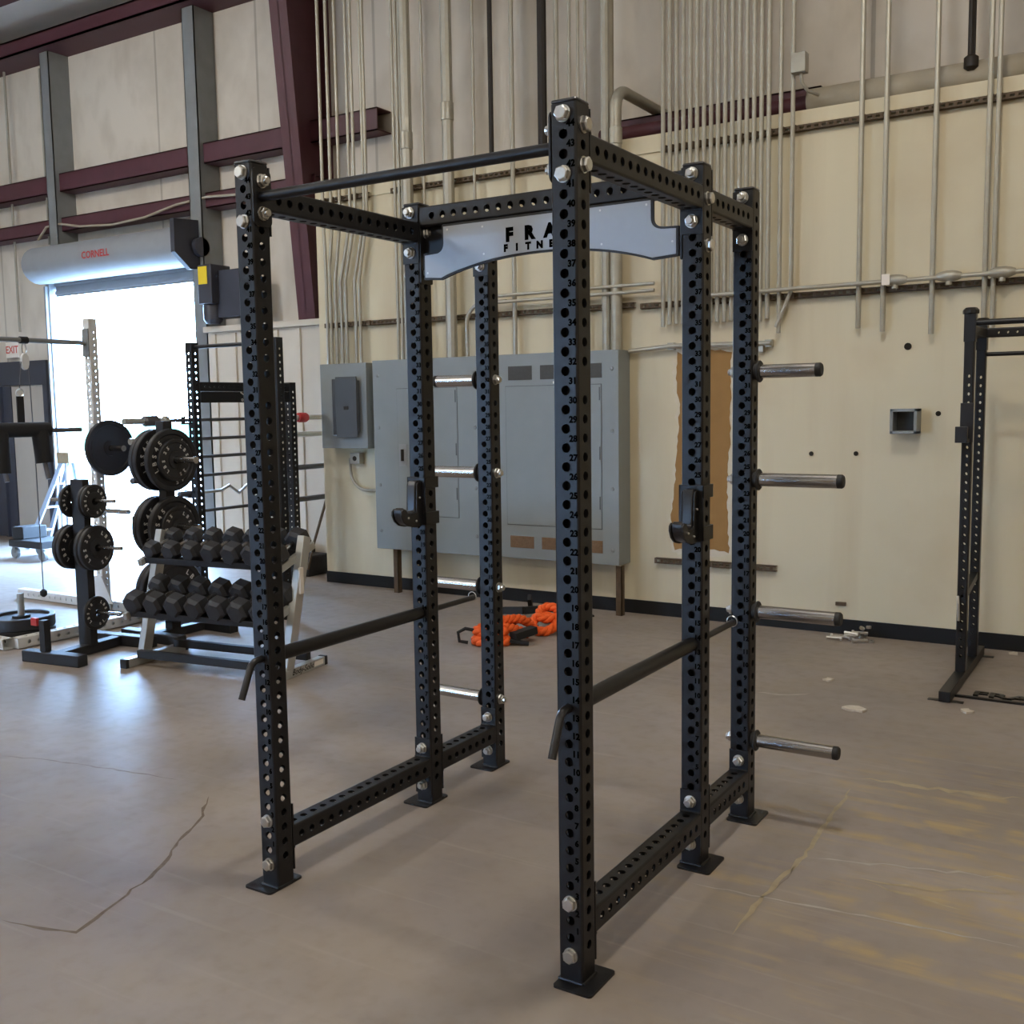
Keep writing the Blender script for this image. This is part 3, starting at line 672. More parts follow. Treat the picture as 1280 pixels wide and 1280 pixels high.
for x0, x1, z, lab in ((-4.60, -4.05, 3.478, 'short upper slotted rail behind the left conduit cluster'), (-3.80, -1.95, 3.478, 'upper slotted rail behind the two fat conduits'), (-1.28, 2.6, 3.475, 'long upper slotted rail under the insulated pipe on the right'),
                       (-4.60, -3.60, 2.372, 'lower slotted rail behind the left conduit cluster'), (-3.45, -1.5, 2.366, 'lower slotted rail above the wide grey cabinets'), (-1.45, 2.6, 2.352, 'long lower slotted rail under the horizontal pipe on the right')):
    tag(strut(x0, x1, z, clamps=[c for c in CLAMPS if x0 < c < x1]).build('strut_rail', 'strut_rust', smooth=0), lab, 'strut rail')
tag(strut(-1.335, -0.39, 0.43).build('strut_rail', 'strut_rust', smooth=0), 'short slotted rail low on the wall under the bare brown patch', 'strut rail')
g = MB(); g.box(0.03, 0.10, YB - 0.02, YB - 0.001, 0.20, 0.225); tag(g.build('wall_bracket', 'strut_rust'), 'small rusty bracket low on the wall above the lowest weight peg tips', 'bracket')

# conduits: each one a tube of its own, plus clamps
YC = YB - 0.062
def conduit(x, z0, z1, r, label, m='conduit', couple=None, y=None, lean=0.0):
    yy = y if y is not None else YB - 0.042 - r - 0.002
    g = MB(); g.tube([(x, yy, z0), (x + lean, yy, z1)], r, 10)
    if couple: g.lathe([(r, 0), (r + 0.006, 0.004), (r + 0.006, 0.14), (r, 0.144)], (x, yy, couple), (0, 0, 1), 14)
    tag(g.build('conduit', m), label, 'conduit')
ORD = ['first', 'second', 'third', 'fourth', 'fifth', 'sixth', 'seventh', 'eighth', 'ninth', 'tenth', 'eleventh', 'twelfth', 'thirteenth', 'fourteenth', 'fifteenth', 'sixteenth', 'seventeenth', 'eighteenth']
TOPZ = 6.0
for i, (x, xt) in enumerate(((-4.545, -4.555), (-4.50, -4.46), (-4.44, -4.36), (-4.375, -4.24), (-4.32, -4.185), (-4.21, -4.08), (-4.16, -4.05))):
    yy = YB - 0.06; g = MB()
    g.tube([(x, yy, 2.012), (x, yy, 2.75), (xt, yy, 3.3), (xt, yy, TOPZ)] if i in (2, 3, 4, 5, 6) else [(x, yy, 2.012), (x, yy, 2.9), (xt, yy, 3.2), (xt, yy, TOPZ)], 0.0145, 10)
    tag(g.build('conduit', 'conduit'), '%s thin conduit from the left in the cluster above the small breaker box' % ORD[i], 'conduit', 'conduits above the small breaker box')
for i, x in enumerate((-3.735, -3.69, -3.652)):
    conduit(x, 2.02, TOPZ, 0.0135, '%s of three thin conduits just left of the left fat conduit' % ('leftmost', 'middle', 'rightmost')[i], y=YB - 0.06)
conduit(-3.572, 2.02, TOPZ, 0.048, 'left of the two fat galvanised conduits, above the latch cabinet', couple=3.78, y=YB - 0.095)
conduit(-3.425, 2.02, TOPZ, 0.012, 'thin conduit between the two fat conduits', y=YB - 0.06)
conduit(-3.148, 2.02, TOPZ, 0.048, 'right of the two fat galvanised conduits, behind the sign left end', couple=3.95, y=YB - 0.095)
conduit(-2.914, 2.02, TOPZ, 0.013, 'thin conduit just right of the right fat conduit', y=YB - 0.06)
conduit(-2.745, 3.64, TOPZ, 0.020, 'slim dark hanging rod ending above the pull-up bar', 'conduit_dark', y=YB - 0.06)
conduit(-2.545, 2.02, TOPZ, 0.019, 'medium conduit between the slim and the thick dark rods', y=YB - 0.063)
conduit(-2.254, 3.62, TOPZ, 0.037, 'thick dark hanging rod left of the tallest post', 'conduit_dark', y=YB - 0.085)
conduit(-2.14, 2.02, TOPZ, 0.019, 'medium conduit between the thick dark rod and the tallest post', y=YB - 0.063)
for i, x in enumerate((-2.029, -1.954, -1.892)):
    conduit(x, 2.02, TOPZ, 0.0135, '%s of three thin conduits behind the top of the tallest post' % ('leftmost', 'middle', 'rightmost')[i], y=YB - 0.06)
conduit(-1.818, 3.62, TOPZ, 0.036, 'wide beige pipe rising right of the top of the tallest post', 'insulation', y=YB + 0.2)
conduit(-1.714, 2.02, TOPZ, 0.034, 'bright galvanised conduit left of the bent pipe', y=YB - 0.08)
yy = YB - 0.085; zb = 3.80
g = MB(); g.tube([(-1.625, yy, 2.02), (-1.625, yy, zb)] + arc((-1.625, yy + 0.16, zb), 0.16, PI, PI / 2, 10, (0, 1, 0), (0, 0, 1))[1:] + [(-1.625, YO - 0.02, zb + 0.16)], 0.043, 16)
g.lathe([(0.043, 0), (0.049, 0.004), (0.049, 0.12), (0.043, 0.124)], (-1.625, yy, 3.55), (0, 0, 1), 16)
tag(g.build('conduit', 'conduit'), 'thick conduit bending back over the wall ledge like a hook', 'conduit')
for i in range(16):
    x = -1.254 + i * 0.0525; y = YB - 0.060
    conduit(x, 2.20 + random.uniform(-0.012, 0.012), TOPZ, 0.0160, '%s thin conduit from the left in the dense row over the right posts' % ORD[i], y=y)
g = MB(); g.tube([(-0.383, yy + 0.027, 2.10), (-0.383, yy + 0.027, TOPZ)], 0.0145, 10); tag(g.build('conduit', 'conduit'), 'left of two conduits just right of the dense row, with straight end', 'conduit')
g = MB(); g.tube([(-0.40, yy + 0.02, 2.14), (-0.30, yy + 0.027, 2.38), (-0.30, yy + 0.027, TOPZ)], 0.0150, 10); tag(g.build('conduit', 'conduit'), 'conduit right of the dense row whose lower end kinks left', 'conduit')
for x, z, lab in ((0.160, 2.105, 'leftmost of three lone conduits right of the rack with open lower ends'), (0.318, 2.075, 'middle of three lone conduits right of the rack with open lower ends'), (0.623, 2.045, 'rightmost of three lone conduits with open lower ends, above the junction box')):
    conduit(x, z, TOPZ, 0.0165, lab, y=YB - 0.062)
conduit(0.935, 2.05, TOPZ, 0.0165, 'left of the close pair of conduits above the right-hand squat rack', y=YB - 0.062)
conduit(0.985, 2.02, TOPZ, 0.0150, 'right of the close pair of conduits above the right-hand squat rack', y=YB - 0.060)
g = MB(); g.tube([(0.785, 4.95, 3.80), (0.785, 4.95, TOPZ)], 0.016, 10); g.tube([(0.80, 4.99, 3.80), (0.80, 4.99, TOPZ)], 0.010, 8); g.lathe([(0.02, -0.05), (0.045, -0.03), (0.045, 0.03), (0.02, 0.05)], (0.79, 4.96, 3.76), (0, 0, 1), 14)
tag(g.build('hanging_rod', 'conduit_dark'), 'dark hanging rod with round end above the insulated pipe', 'hanging rod')
# horizontal pipe with cast fittings on the right
t = thing('horizontal_conduit', 'horizontal grey pipe with cast fittings along the upper right wall', 'conduit', (0, YB - 0.10, 2.42))
g = MB(); g.tube([(-0.9, 0, -0.03), (0.0, 0, -0.025), (2.6, 0, -0.012)], 0.0155, 10); g.build('pipe', 'conduit', t)
for k, x in enumerate((0.40, 0.73, 1.04)):
    g = MB(); g.lathe([(0.020, -0.075), (0.030, -0.05), (0.036, -0.02), (0.036, 0.02), (0.030, 0.05), (0.020, 0.075)], (x, 0, -0.018), (1, 0, 0), 12); g.lathe([(0.02, 0.02), (0.02, 0.055)], (x, 0, -0.018), (0, 0, -1), 10); g.build('fitting', 'conduit', t)
g = MB(); g.box(0.325, 0.375, -0.042, -0.036, -0.05, 0.02); tag(g.build('tag_label', 'sign_white', t), 'white paper tag')
for k, z in enumerate((2.505, 2.455)):
    g = MB(); g.tube([(-2.75, YB - 0.12, z), (-1.30, YB - 0.12, z)], 0.014, 10)
    tag(g.build('conduit', 'conduit'), '%s of two horizontal conduits above the wide cabinets' % ('upper', 'lower')[k], 'conduit')
g = MB(); g.tube([(-2.99, YB - 0.10, 2.02), (-2.99, YB - 0.10, 2.30)] + arc((-2.83, YB - 0.10, 2.30), 0.16, PI, PI / 2, 8, (1, 0, 0), (0, 0, 1))[1:] + [(-2.6, YB - 0.10, 2.46)], 0.017, 10)
tag(g.build('conduit', 'conduit'), 'conduit elbow curving right above the wide cabinets', 'conduit')
# things lying on the ledge
t = thing('insulated_pipe', 'fat insulated pipe lying along the ledge at upper right', 'pipe', (0, 5.05, LZ))
g = MB(); g.tube([(-0.27, 0, 0.10), (2.8, 0, 0.10)], 0.092, 20); g.build('insulation_sleeve', 'insulation', t)
g = MB(); g.tube([(-1.9, 0.0, 0.10), (-0.26, 0, 0.10)], 0.055, 16); tag(g.build('bare_pipe', 'maroon', t), 'bare dark red pipe section')
t = thing('wall_junction_box', 'little grey box with curved conduit left of the insulated pipe', 'junction box', (-0.29, YB - 0.075, 3.82))
g = MB(); g.box(-0.01, 0.09, -0.05, 0.03, 0, 0.13); g.build('housing', 'conduit', t, 0.004)
g = MB(); g.tube([(0.05, -0.01, 0.0), (0.055, 0.0, -0.06), (0.085, 0.03, -0.11), (0.14, 0.10, -0.13)], 0.012, 8); g.build('conduit_bend', 'conduit', t)
g = MB(); pts = []
g.tube([(-5.0, YB - 0.05, 3.62), (-4.55, YB - 0.03, 3.66), (-4.0, YB - 0.02, 3.62), (-3.5, YB - 0.02, 3.63), (-2.5, YB - 0.02, 3.615)], 0.011, 8); tag(g.build('ledge_cable', 'conduit_dark'), 'dark cable lying along the ledge behind the fat conduits', 'cable')

# ------------------------------------------------------------------ left wall equipment
t = thing('roller_shutter', 'rolled-up grey shutter door with long round hood over the bright doorway', 'roller shutter', (-8.3, YO, 3.25))
g = MB(); prof = []
for i in range(15):
    a = PI * 1.5 - PI * 1.25 * i / 14; prof.append((-0.28 + 0.225 * math.cos(a), 0.13 + 0.215 * math.sin(a)))
prof += [(-0.08, 0.30), (-0.08, -0.06), (-0.28, -0.085)]
g.prism([(-y, z) for y, z in [(-p[0], p[1]) for p in prof]], -1.36, 1.34, 'x'); g.build('hood', 'shutter_grey', t)
g = MB(); g.prism([(-0.60, 0.36), (-0.02, 0.40), (-0.02, -0.10), (-0.40, -0.14), (-0.60, 0.02)], 1.38, 1.44, 'x'); g.lathe([(0.10, 0), (0.10, 0.06)], (1.44, -0.28, 0.10), (1, 0, 0), 16); tag(g.build('end_bracket', 'door_dark', t), 'black end bracket')
g = MB(); g.box(-1.30, 1.30, -0.10, -0.07, -0.22, 0.0); g.box(-1.30, 1.30, -0.115, -0.10, -0.20, -0.16); g.box(-1.30, 1.30, -0.12, -0.10, -0.10, -0.06); g.build('bottom_bar', 'shutter_grey', t)
for x in (-1.42, 1.24):
    g = MB(); g.box(x, x + 0.07, -0.16, -0.06, -3.25, 0.0); g.box(x + 0.02, x + 0.05, -0.20, -0.16, -3.25, -0.1); g.build('guide_rail', 'shutter_grey', t)
g = MB(); o_ = text_mesh('CORNELL', 0.11, 0.0004, 0.002)
vs = [v.co.copy() for v in o_.vertices]; fs = [tuple(p.vertices) for p in o_.polygons]; bpy.data.meshes.remove(o_)
T = Matrix.Translation((0.02, -0.508, 0.13)) @ FRONT; g.add(vs, fs, T); g.build('lettering', 'red', t, smooth=0)
t = thing('door_operator', 'black shutter motor box with yellow label beside the doorway', 'door motor', (-6.45, YO, 2.5))
g = MB(); g.box(-0.13, 0.40, -0.42, -0.22, 0.08, 0.56); g.box(-0.18, 0.02, -0.52, -0.25, 0.22, 0.62); g.build('housing', 'door_dark', t, 0.01)
g = MB(); g.box(-0.165, -0.035, -0.5235, -0.5205, 0.42, 0.60); tag(g.build('warning_label', 'yellow', t), 'yellow warning label')
g = MB(); g.lathe([(0.09, 0), (0.10, 0.02), (0.10, 0.16), (0.07, 0.20)], (-0.10, -0.40, 0.22), (0, 0, -1), 16); g.build('motor_end', 'door_dark', t)
g = MB(); g.box(-0.1, 0.35, -0.22, -0.001, 0.2, 0.3); g.build('mounting_arm', 'steel_grey', t)
g = MB(); P = [on_y(u, v, 5.40) for u, v in ((48, 300), (58, 284), (75, 280), (100, 283), (140, 281), (180, 272), (220, 256), (260, 246), (300, 243))]
g.tube(P, 0.014, 8); tag(g.build('sagging_cable', 'insulation'), 'pale cable sagging above the shutter hood', 'cable')
for i, (u, v0, v1, lab) in enumerate(((3, 60, 415, 'thin conduit running down the wall above the exit sign'), (52, 85, 306, 'thin conduit beside the left jamb column above the doorway'))):
    a = on_y(u, v0, 5.55); b = on_y(u + (22 if i == 0 else 10), v1, 5.55)
    g = MB(); g.tube([(b.x, 5.55, b.z), (b.x, 5.55, a.z)], 0.016, 8); tag(g.build('conduit', 'conduit'), lab, 'conduit')
t = thing('exit_sign', 'white exit sign with red letters above the dark man door', 'exit sign', (-10.64, YO, 2.33))
g = MB(); g.box(-0.135, 0.135, -0.06, -0.001, 0, 0.2); g.build('housing', 'sign_white', t, 0.005)
g = MB(); put_text(g, 'EXIT', 0.13, 0.0004, 0.002, Matrix.Translation((0, -0.0608, 0.1)) @ FRONT); g.build('lettering', 'exit_red', t, smooth=0)
# hedge far outside
rnd = random.Random(2); g = MB(); nx, vs, fs = 160, [], []
for i in range(nx + 1):
    x = -45 + 70 * i / nx; h = 0.9 + 0.35 * rnd.random()
    for dy, hh in ((0, -0.1), (-0.3 + 0.3 * rnd.random(), h * 0.5), (0.1, h * 0.9), (0.6, h), (1.2, h * 0.8), (1.4, -0.1)): vs.append((x, 26 + dy, hh + rnd.uniform(-0.1, 0.1) * (hh > 0)))
for i in range(nx):
    for j in range(5): a = i * 6 + j; fs.append((a, a + 6, a + 7, a + 1))
g.add(vs, fs); tag(g.build('hedge', 'hedge', smooth=0), 'low green hedge far outside the bright doorway', 'hedge')

# ------------------------------------------------------------------ white rack on the left
def weight_plate_mesh(R, t, name='weight_plate', text=None, tm='plate_text'):
    g = MB(); h = t / 2
    g.lathe([(0.026, -h), (0.06, -h), (0.062, -h * 0.55), (R * 0.80, -h * 0.55), (R * 0.84, -h), (R - 0.006, -h), (R, -h + 0.006), (R, h - 0.006), (R - 0.006, h), (R * 0.84, h), (R * 0.80, h * 0.55), (0.062, h * 0.55), (0.06, h), (0.026, h)], (0, 0, 0), (1, 0, 0), 40, False)
    g.lathe([(0.026, -h), (0.026, h)], (0, 0, 0), (1, 0, 0), 16, False)
    return g.mesh(name, 'plate_black', 35)
def ring_text(s, R, size, x, a0, step):
    g = MB()
    for i, c in enumerate(s):
        a = a0 - step * i
        rot = Matrix.Rotation(a - PI / 2, 4, 'Z')
        base = Matrix(((0, 0, 1), (1, 0, 0), (0, 1, 0))).to_4x4()          # text XY -> YZ plane, facing +X
        put_text(g, c, size, 0.0004, 0.0012, Matrix.Translation((x, 0, 0)) @ base @ Matrix.Translation((R * math.cos(a), R * math.sin(a), 0)) @ rot)
    return g.mesh('lettering', 'plate_text', 0)
PL = {'big': weight_plate_mesh(0.222, 0.04), 'mid': weight_plate_mesh(0.150, 0.032), 'small': weight_plate_mesh(0.112, 0.026), 'bumper': weight_plate_mesh(0.225, 0.085)}
TX = {'big': ring_text('45   LBS   45   LBS', 0.155, 0.050, 0.0125, 2.6, 0.33), 'mid': ring_text('25  LBS  25  LBS', 0.105, 0.034, 0.010, 2.6, 0.38), 'small': ring_text('10  LBS  10  LBS', 0.078, 0.026, 0.0078, 2.6, 0.39)}
def wplate(kind, loc, label, rz=0.0, text=True, tilt=0.0, group=None):
    t = thing('weight_plate', label, 'weight plate', loc, rz, group); t.rotation_euler = (tilt, 0, rz)
    link('disc', PL[kind], t)
    if text and kind in TX: o = link('lettering', TX[kind], t)
    return t
WX, WY = -5.36, 2.88
t = thing('half_rack', 'white perforated half rack standing before the bright doorway', 'half rack', (WX, WY, 0))
hs = [0.12 + 0.0508 * i for i in range(43)]
for yy in (0.0, -1.15):
    g = MB(); perf_tube(g, 0.0762, 2.36, {k: hs for k in range(4)}, T=Matrix.Translation((0, yy, 0.0)), hr=0.0105); g.build('upright', 'white_paint', t, smooth=40)
    g = MB(); n = [0.08 + 0.0762 * i for i in range(23)]
    perf_tube(g, 0.0762, 1.85, {k: n for k in range(4)}, T=along((-1.25, yy + (0.075 if yy == 0 else -0.075), 0.042), (1, 0, 0)), pitch=0.0762); g.build('foot_beam', 'white_paint', t, smooth=40)
    g = MB(); g.prism([(-0.17, 0.082), (0.17, 0.082), (0.04, 0.30), (-0.04, 0.30)], yy - 0.042, yy - 0.052, 'y'); g.build('foot_gusset', 'white_paint', t)
g = MB(); perf_tube(g, 0.0762, 1.22, {k: [0.08 + 0.0762 * i for i in range(15)] for k in range(4)}, T=along((0.62, -1.185, 0.042), (0, 1, 0)), pitch=0.0762); g.build('cross_beam', 'white_paint', t, smooth=40)
g = MB(); g.tube([(0, -0.045, 2.168), (0, -1.11, 2.168)], 0.019, 14)
for y in (-0.045, -1.105): g.box(-0.038, 0.038, y - 0.004, y + 0.004, 2.06, 2.28)
tag(g.build('pull_up_bar', 'steel_grey', t), 'grey pull-up bar')
g = MB(); g.tube([(0.04, 0, 1.335), (0.34, 0, 1.335)], 0.024, 16); g.tube([(0.04, 0, 0.83), (0.36, 0, 0.83)], 0.02, 14); tag(g.build('storage_peg', 'chrome_dark', t), 'steel storage peg')
wplate('big', (WX + 0.17, WY, 1.335), 'black plate stored on the white half rack before the doorway', text=False)
# specialty bar resting across the white rack
t = thing('safety_squat_bar', 'black padded yoke barbell hung across the white half rack', 'barbell', (-5.18, 2.0, 1.49))
g = MB(); g.tube([(0, -1.15, 0), (0, 0.62, 0)], 0.017, 12); g.build('bar', 'rope_steel', t)
g = MB(); g.tube([(0, -0.16, 0.01), (0, 0.34, 0.01)], 0.055, 16); g.tube([(0, -0.05, 0), (0.02, -0.06, -0.3)], 0.062, 14); g.tube([(0, 0.27, 0), (0.02, 0.28, -0.24)], 0.062, 14); g.build('shoulder_pad', 'strap_black', t)
for y in (-0.05, 0.28):
    g = MB(); g.tube([(0.02, y, -0.22), (0.06, y, -0.36)], 0.018, 10); g.build('handle', 'rope_steel', t)
# pulley hung from the white pull-up bar
t = thing('cable_pulley', 'pulley hung from the white rack bar with a dangling black strap and cable', 'cable pulley', (WX, 2.30, 2.168))
g = MB(); g.lathe([(0.027, -0.03), (0.027, 0.03)], (0, 0, 0), (0, 1, 0), 14); g.build('collar_strap', 'strap_black', t)
g = MB(); g.tube([(0, 0.018 * math.cos(a), -0.065 + 0.04 * math.sin(a)) for a in [2 * PI * i / 16 for i in range(16)]], 0.005, 6, closed=True); g.build('carabiner', 'zinc', t)
g = MB(); g.prism([(0.0 + 0.03 * math.cos(a), -0.16 + 0.062 * math.sin(a)) for a in [2 * PI * i / 16 for i in range(16)]], -0.014, 0.014, 'x'); g.build('pulley_block', 'white_paint', t)
g = MB(); g.tube([(0, -0.03, -0.16), (0, -0.055, -0.36)], 0.004, 6); g.tube([(0, 0.03, -0.16), (0.0, 0.04, -1.0), (0, 0.04, -1.92)], 0.004, 6); g.build('wire_cable', 'rope_steel', t)
g = MB(); g.tube([(0, -0.055 + 0.03 * math.cos(a), -0.395 + 0.03 * math.sin(a)) for a in [2 * PI * i / 16 for i in range(16)]], 0.005, 6, closed=True); g.build('ring', 'zinc', t)
g = MB(); g.box(-0.006, 0.006, -0.085, -0.03, -0.65, -0.42); g.build('pull_strap', 'strap_black', t)
g = MB(); g.lathe([(0.01, -0.03), (0.026, -0.015), (0.026, 0.015), (0.01, 0.03)], (0, 0.04, -1.93), (0, 0, 1), 12); g.build('ball_stop', 'strap_black', t)
t = thing('loading_pin', 'pale upright loading pin standing in the flat black plates on the floor', 'loading pin', (-5.02, 1.93, 0.0))
g = MB(); g.lathe([(0.024, 0.001), (0.024, 0.33)], (0.0, 0, 0), (0, 0, 1), 14); g.build('post', 'db_frame', t)
for z, lab in ((0.044, 'lower of two thick black plates lying flat around the loading pin'), (0.131, 'upper of two thick black plates lying flat around the loading pin')):
    o = wplate('bumper', (-5.02, 1.93, z), lab, text=False); o.rotation_euler = (0, PI / 2, 0)
# ------------------------------------------------------------------ plate trees
T1 = Vector((-4.165, 1.86, 0)); r1 = 0.14
t = thing('plate_tree', 'low black plate tree with three pairs of pegs at the far left', 'plate tree', T1, r1)
g = MB(); g.box(-0.055, 0.055, -0.03, 0.03, 0.06, 1.18); g.build('post', 'rubber', t, 0.004)
g = MB(); g.box(-0.25, 0.25, -0.33, -0.25, 0, 0.075); g.build('foot', 'rubber', t, 0.006)
g = MB(); g.box(-0.29, 0.29, 0.25, 0.33, 0, 0.075); g.build('foot', 'rubber', t, 0.006)
g = MB(); g.box(-0.04, 0.04, -0.25, 0.25, 0.005, 0.07); g.build('base_beam', 'rubber', t, 0.004)
g = MB(); g.box(-0.10, -0.055, -0.31, -0.26, 0.075, 0.28); g.build('short_post', 'rubber', t)
for z, a, b in ((1.04, -0.27, 0.30), (0.73, -0.22, 0.34), (0.29, -0.03, 0.30)):
    g = MB(); g.tube([(a, 0, z), (b, 0, z)], 0.0125, 12); g.build('weight_peg', 'chrome_dark', t)
c, s = math.cos(r1), math.sin(r1)
def on_tree(T, r, x, z): return (T.x + x * math.cos(r), T.y + x * math.sin(r), z)
for kind, x, z, lab in (('small', -0.075, 1.035, 'small black plate on the left top peg of the low plate tree'), ('small', 0.085, 1.035, 'inner small black plate on the right top peg of the low plate tree'), ('small', 0.115, 1.035, 'outer small black plate on the right top peg of the low plate tree'),
                        ('mid', -0.076, 0.725, 'inner black plate on the left middle peg of the low plate tree'), ('mid', -0.112, 0.725, 'outer black plate on the left middle peg of the low plate tree'),
                        ('mid', 0.078, 0.725, 'inner black plate with pale letters on the right middle peg of the low plate tree'), ('mid', 0.115, 0.725, 'outer black plate with pale letters on the right middle peg of the low plate tree'),
                        ('small', 0.085, 0.285, 'small lettered black plate on the lowest peg of the low plate tree')):
    wplate(kind, on_tree(T1, r1, x, z), lab, r1)
g = MB(); g.box(-4.40, -4.34, 1.60, 1.62, 0.22, 0.27); tag(g.build('red_clip', 'red'), 'small red collar clip beside the low plate tree post', 'clip')
T2 = Vector((-4.08, 2.50, 0))
t = thing('plate_tree', 'tall black plate tree with large plates behind the dumbbell rack', 'plate tree', T2)
g = MB(); g.box(-0.04, 0.04, -0.04, 0.04, 0.06, 1.55); g.build('post', 'rubber', t, 0.004)
g = MB(); g.box(-0.30, 0.30, 0.26, 0.34, 0, 0.07); g.build('foot', 'rubber', t, 0.006)
g = MB(); g.box(-0.30, 0.30, -0.22, -0.14, 0, 0.07); g.build('foot', 'rubber', t, 0.006)
g = MB(); g.box(-0.035, 0.035, -0.14, 0.26, 0.005, 0.065); g.build('base_beam', 'rubber', t, 0.004)
for z in (1.28, 0.805, 0.34):
    g = MB(); g.tube([(-0.32, 0, z), (0.32, 0, z)], 0.0245, 14); g.build('weight_peg', 'chrome_dark', t)
for z, nm in ((1.276, 'top'), (0.80, 'middle'), (0.336, 'lowest')):
    for x, w in ((-0.062, 'inner'), (-0.104, 'outer')): wplate('big', (T2.x + x, T2.y, z), '%s large plate on the left %s peg of the tall plate tree' % (w, nm))
    wplate('big', (T2.x + 0.062, T2.y, z), 'large plate on the right %s peg of the tall plate tree' % nm)
wplate('mid', (T2.x + 0.10, T2.y, 1.277), 'medium plate outermost on the right top peg of the tall plate tree')
wplate('mid', (T2.x + 0.10, T2.y, 0.80), 'medium plate outermost on the right middle peg of the tall plate tree')

# ------------------------------------------------------------------ black rack storing barbells
AX, AY = -4.74, 3.36; CY = 4.46
t = thing('storage_rack', 'black perforated rack holding a ladder of barbells beside the doorway', 'barbell rack', (AX, AY, 0))
hs = [0.15 + 0.0508 * i for i in range(39)]
for x, y, h in ((0, 0, 2.165), (0.93, 0, 2.165), (0, CY - AY, 1.86)):
    g = MB(); perf_tube(g, 0.0762, h, {k: [q for q in hs if q < h - 0.04] for k in range(4)}, T=Matrix.Translation((x, y, 0)), hr=0.0105); g.build('upright', 'rack_black', t, smooth=40)
g = MB(); g.tube([(0.04, 0, 2.13), (0.89, 0, 2.13)], 0.016, 12); g.build('pull_up_bar', 'rack_black', t)
g = MB(); g.box(0.04, 0.89, -0.038, 0.038, 0.0, 0.076); g.build('base_beam', 'rack_black', t, 0.004)
g = MB(); g.box(-0.038, 0.038, 0.04, CY - AY - 0.04, 0.0, 0.076); g.build('base_beam', 'rack_black', t, 0.004)
g = MB(); perf_tube(g, 0.0762, CY - AY - 0.08, {k: [0.05 + 0.0508 * i for i in range(19)] for k in range(4)}, T=along((0, 0.04, 1.815), (0, 1, 0)), hr=0.0105); g.build('cross_beam', 'rack_black', t, smooth=40)
g = MB(); g.box(0.030, 0.038, 0.04, CY - AY - 0.04, 1.685, 1.775); sgn_o = g.build('name_board', 'rack_black', t)
g = MB(); T = Matrix.Translation((0.0385, 0.50, 1.71)) @ Matrix(((0, 0, 1), (1, 0, 0), (0, 1, 0))).to_4x4(); put_text(g, 'on', 0.05, 0.0003, 0.001, T); g.build('lettering', 'plate_text', sgn_o, smooth=0); g = MB()
put_text(g, 'line', 0.032, 0.0003, 0.0, Matrix.Translation((0.0385, 0.62, 1.71)) @ Matrix(((0, 0, 1), (1, 0, 0), (0, 1, 0))).to_4x4())
g.tube([(0.0385, 0.47, 1.77), (0.0385, 0.53, 1.735), (0.0385, 0.58, 1.765), (0.0385, 0.66, 1.735), (0.0385, 0.74, 1.77)], 0.006, 6); g.build('emblem', 'plate_text', sgn_o, smooth=0)
BZ = (1.545, 1.39, 1.24, 1.085, 0.945, 0.79); BX = AX - 0.10
for z in BZ:
    for y in (0, CY - AY):
        g = MB(); g.box(-0.14, -0.038, y - 0.02, y + 0.02, z - 0.035, z - 0.018); g.box(-0.145, -0.135, y - 0.02, y + 0.02, z - 0.035, z + 0.03); g.build('bar_hook', 'rubber', t)
def barbell(z, y0, y1, sleeve, label, rshaft=0.014, rs=0.025, m1='rope_steel', m2='rope_steel', curl=False):
    b = thing('barbell', label, 'barbell', (BX, y0, z))
    L = y1 - y0; g = MB()
    if curl:
        pts = [(0, sleeve, 0), (0, L * 0.33, 0), (0, L * 0.40, 0.035), (0, L * 0.48, -0.035), (0, L * 0.56, 0.03), (0, L * 0.64, 0.0), (0, L - sleeve, 0)]
    else: pts = [(0, sleeve, 0), (0, L - sleeve, 0)]
    g.tube(pts, rshaft, 12); g.build('shaft', m1, b)
    for a, c_, s_ in ((0, sleeve, 1), (L, L - sleeve, -1)):
        g = MB(); g.lathe([(rs, 0), (rs, sleeve - 0.04), (0.036, sleeve - 0.038), (0.036, sleeve - 0.005), (0.018, sleeve)], (0, a, 0), (0, s_, 0), 14); g.build('sleeve', m2, b)
    return b
Y0, Y1 = 2.80, 4.99
b = barbell(BZ[0], Y0 - 0.05, Y1, 0.42, 'topmost barbell, with a red collar at its right end', m2='zinc')
g = MB(); g.lathe([(0.04, 0), (0.045, 0.02), (0.045, 0.10), (0.035, 0.12)], (0, Y1 - Y0 + 0.05 - 0.34, 0), (0, 1, 0), 14); tag(g.build('collar', 'red', b), 'red locking collar')
g = MB(); g.lathe([(0.03, 0), (0.043, 0.02), (0.043, 0.13), (0.03, 0.15)], (0, 0.18, 0), (0, 1, 0), 14); g.build('collar', 'rope_steel', b)
barbell(BZ[1], Y0, Y1, 0.40, 'second barbell from the top of the ladder, with bright end sleeves', m2='zinc')
b = barbell(BZ[2], Y0 + 0.05, Y1, 0.40, 'third barbell from the top, with a red tag hanging at the right')
g = MB(); g.box(0.03, 0.035, 0, 0.09, -0.02, 0.12); tag(g.build('paper_tag', 'red', b), 'red tag'); b.children[-1].location = (0, Y1 - Y0 - 0.50, 0.0)
barbell(BZ[3], Y0, Y1, 0.42, 'fourth barbell from the top of the ladder, all dark')
barbell(BZ[4], 3.25, 4.60, 0.20, 'wavy curl bar hanging second from the bottom of the ladder', 0.013, 0.024, 'zinc', 'rope_steel', True)
barbell(BZ[5], Y0, Y1, 0.42, 'lowest barbell of the ladder, just above the dumbbells')
g = MB(); a = on_y(409, 622, 4.70); b_ = on_y(392, 678, 4.66); g.tube([(BX, Y1 + 0.02, 0.775), on_y(391, 684, 4.92), on_y(385, 712, 4.88)], 0.013, 8)
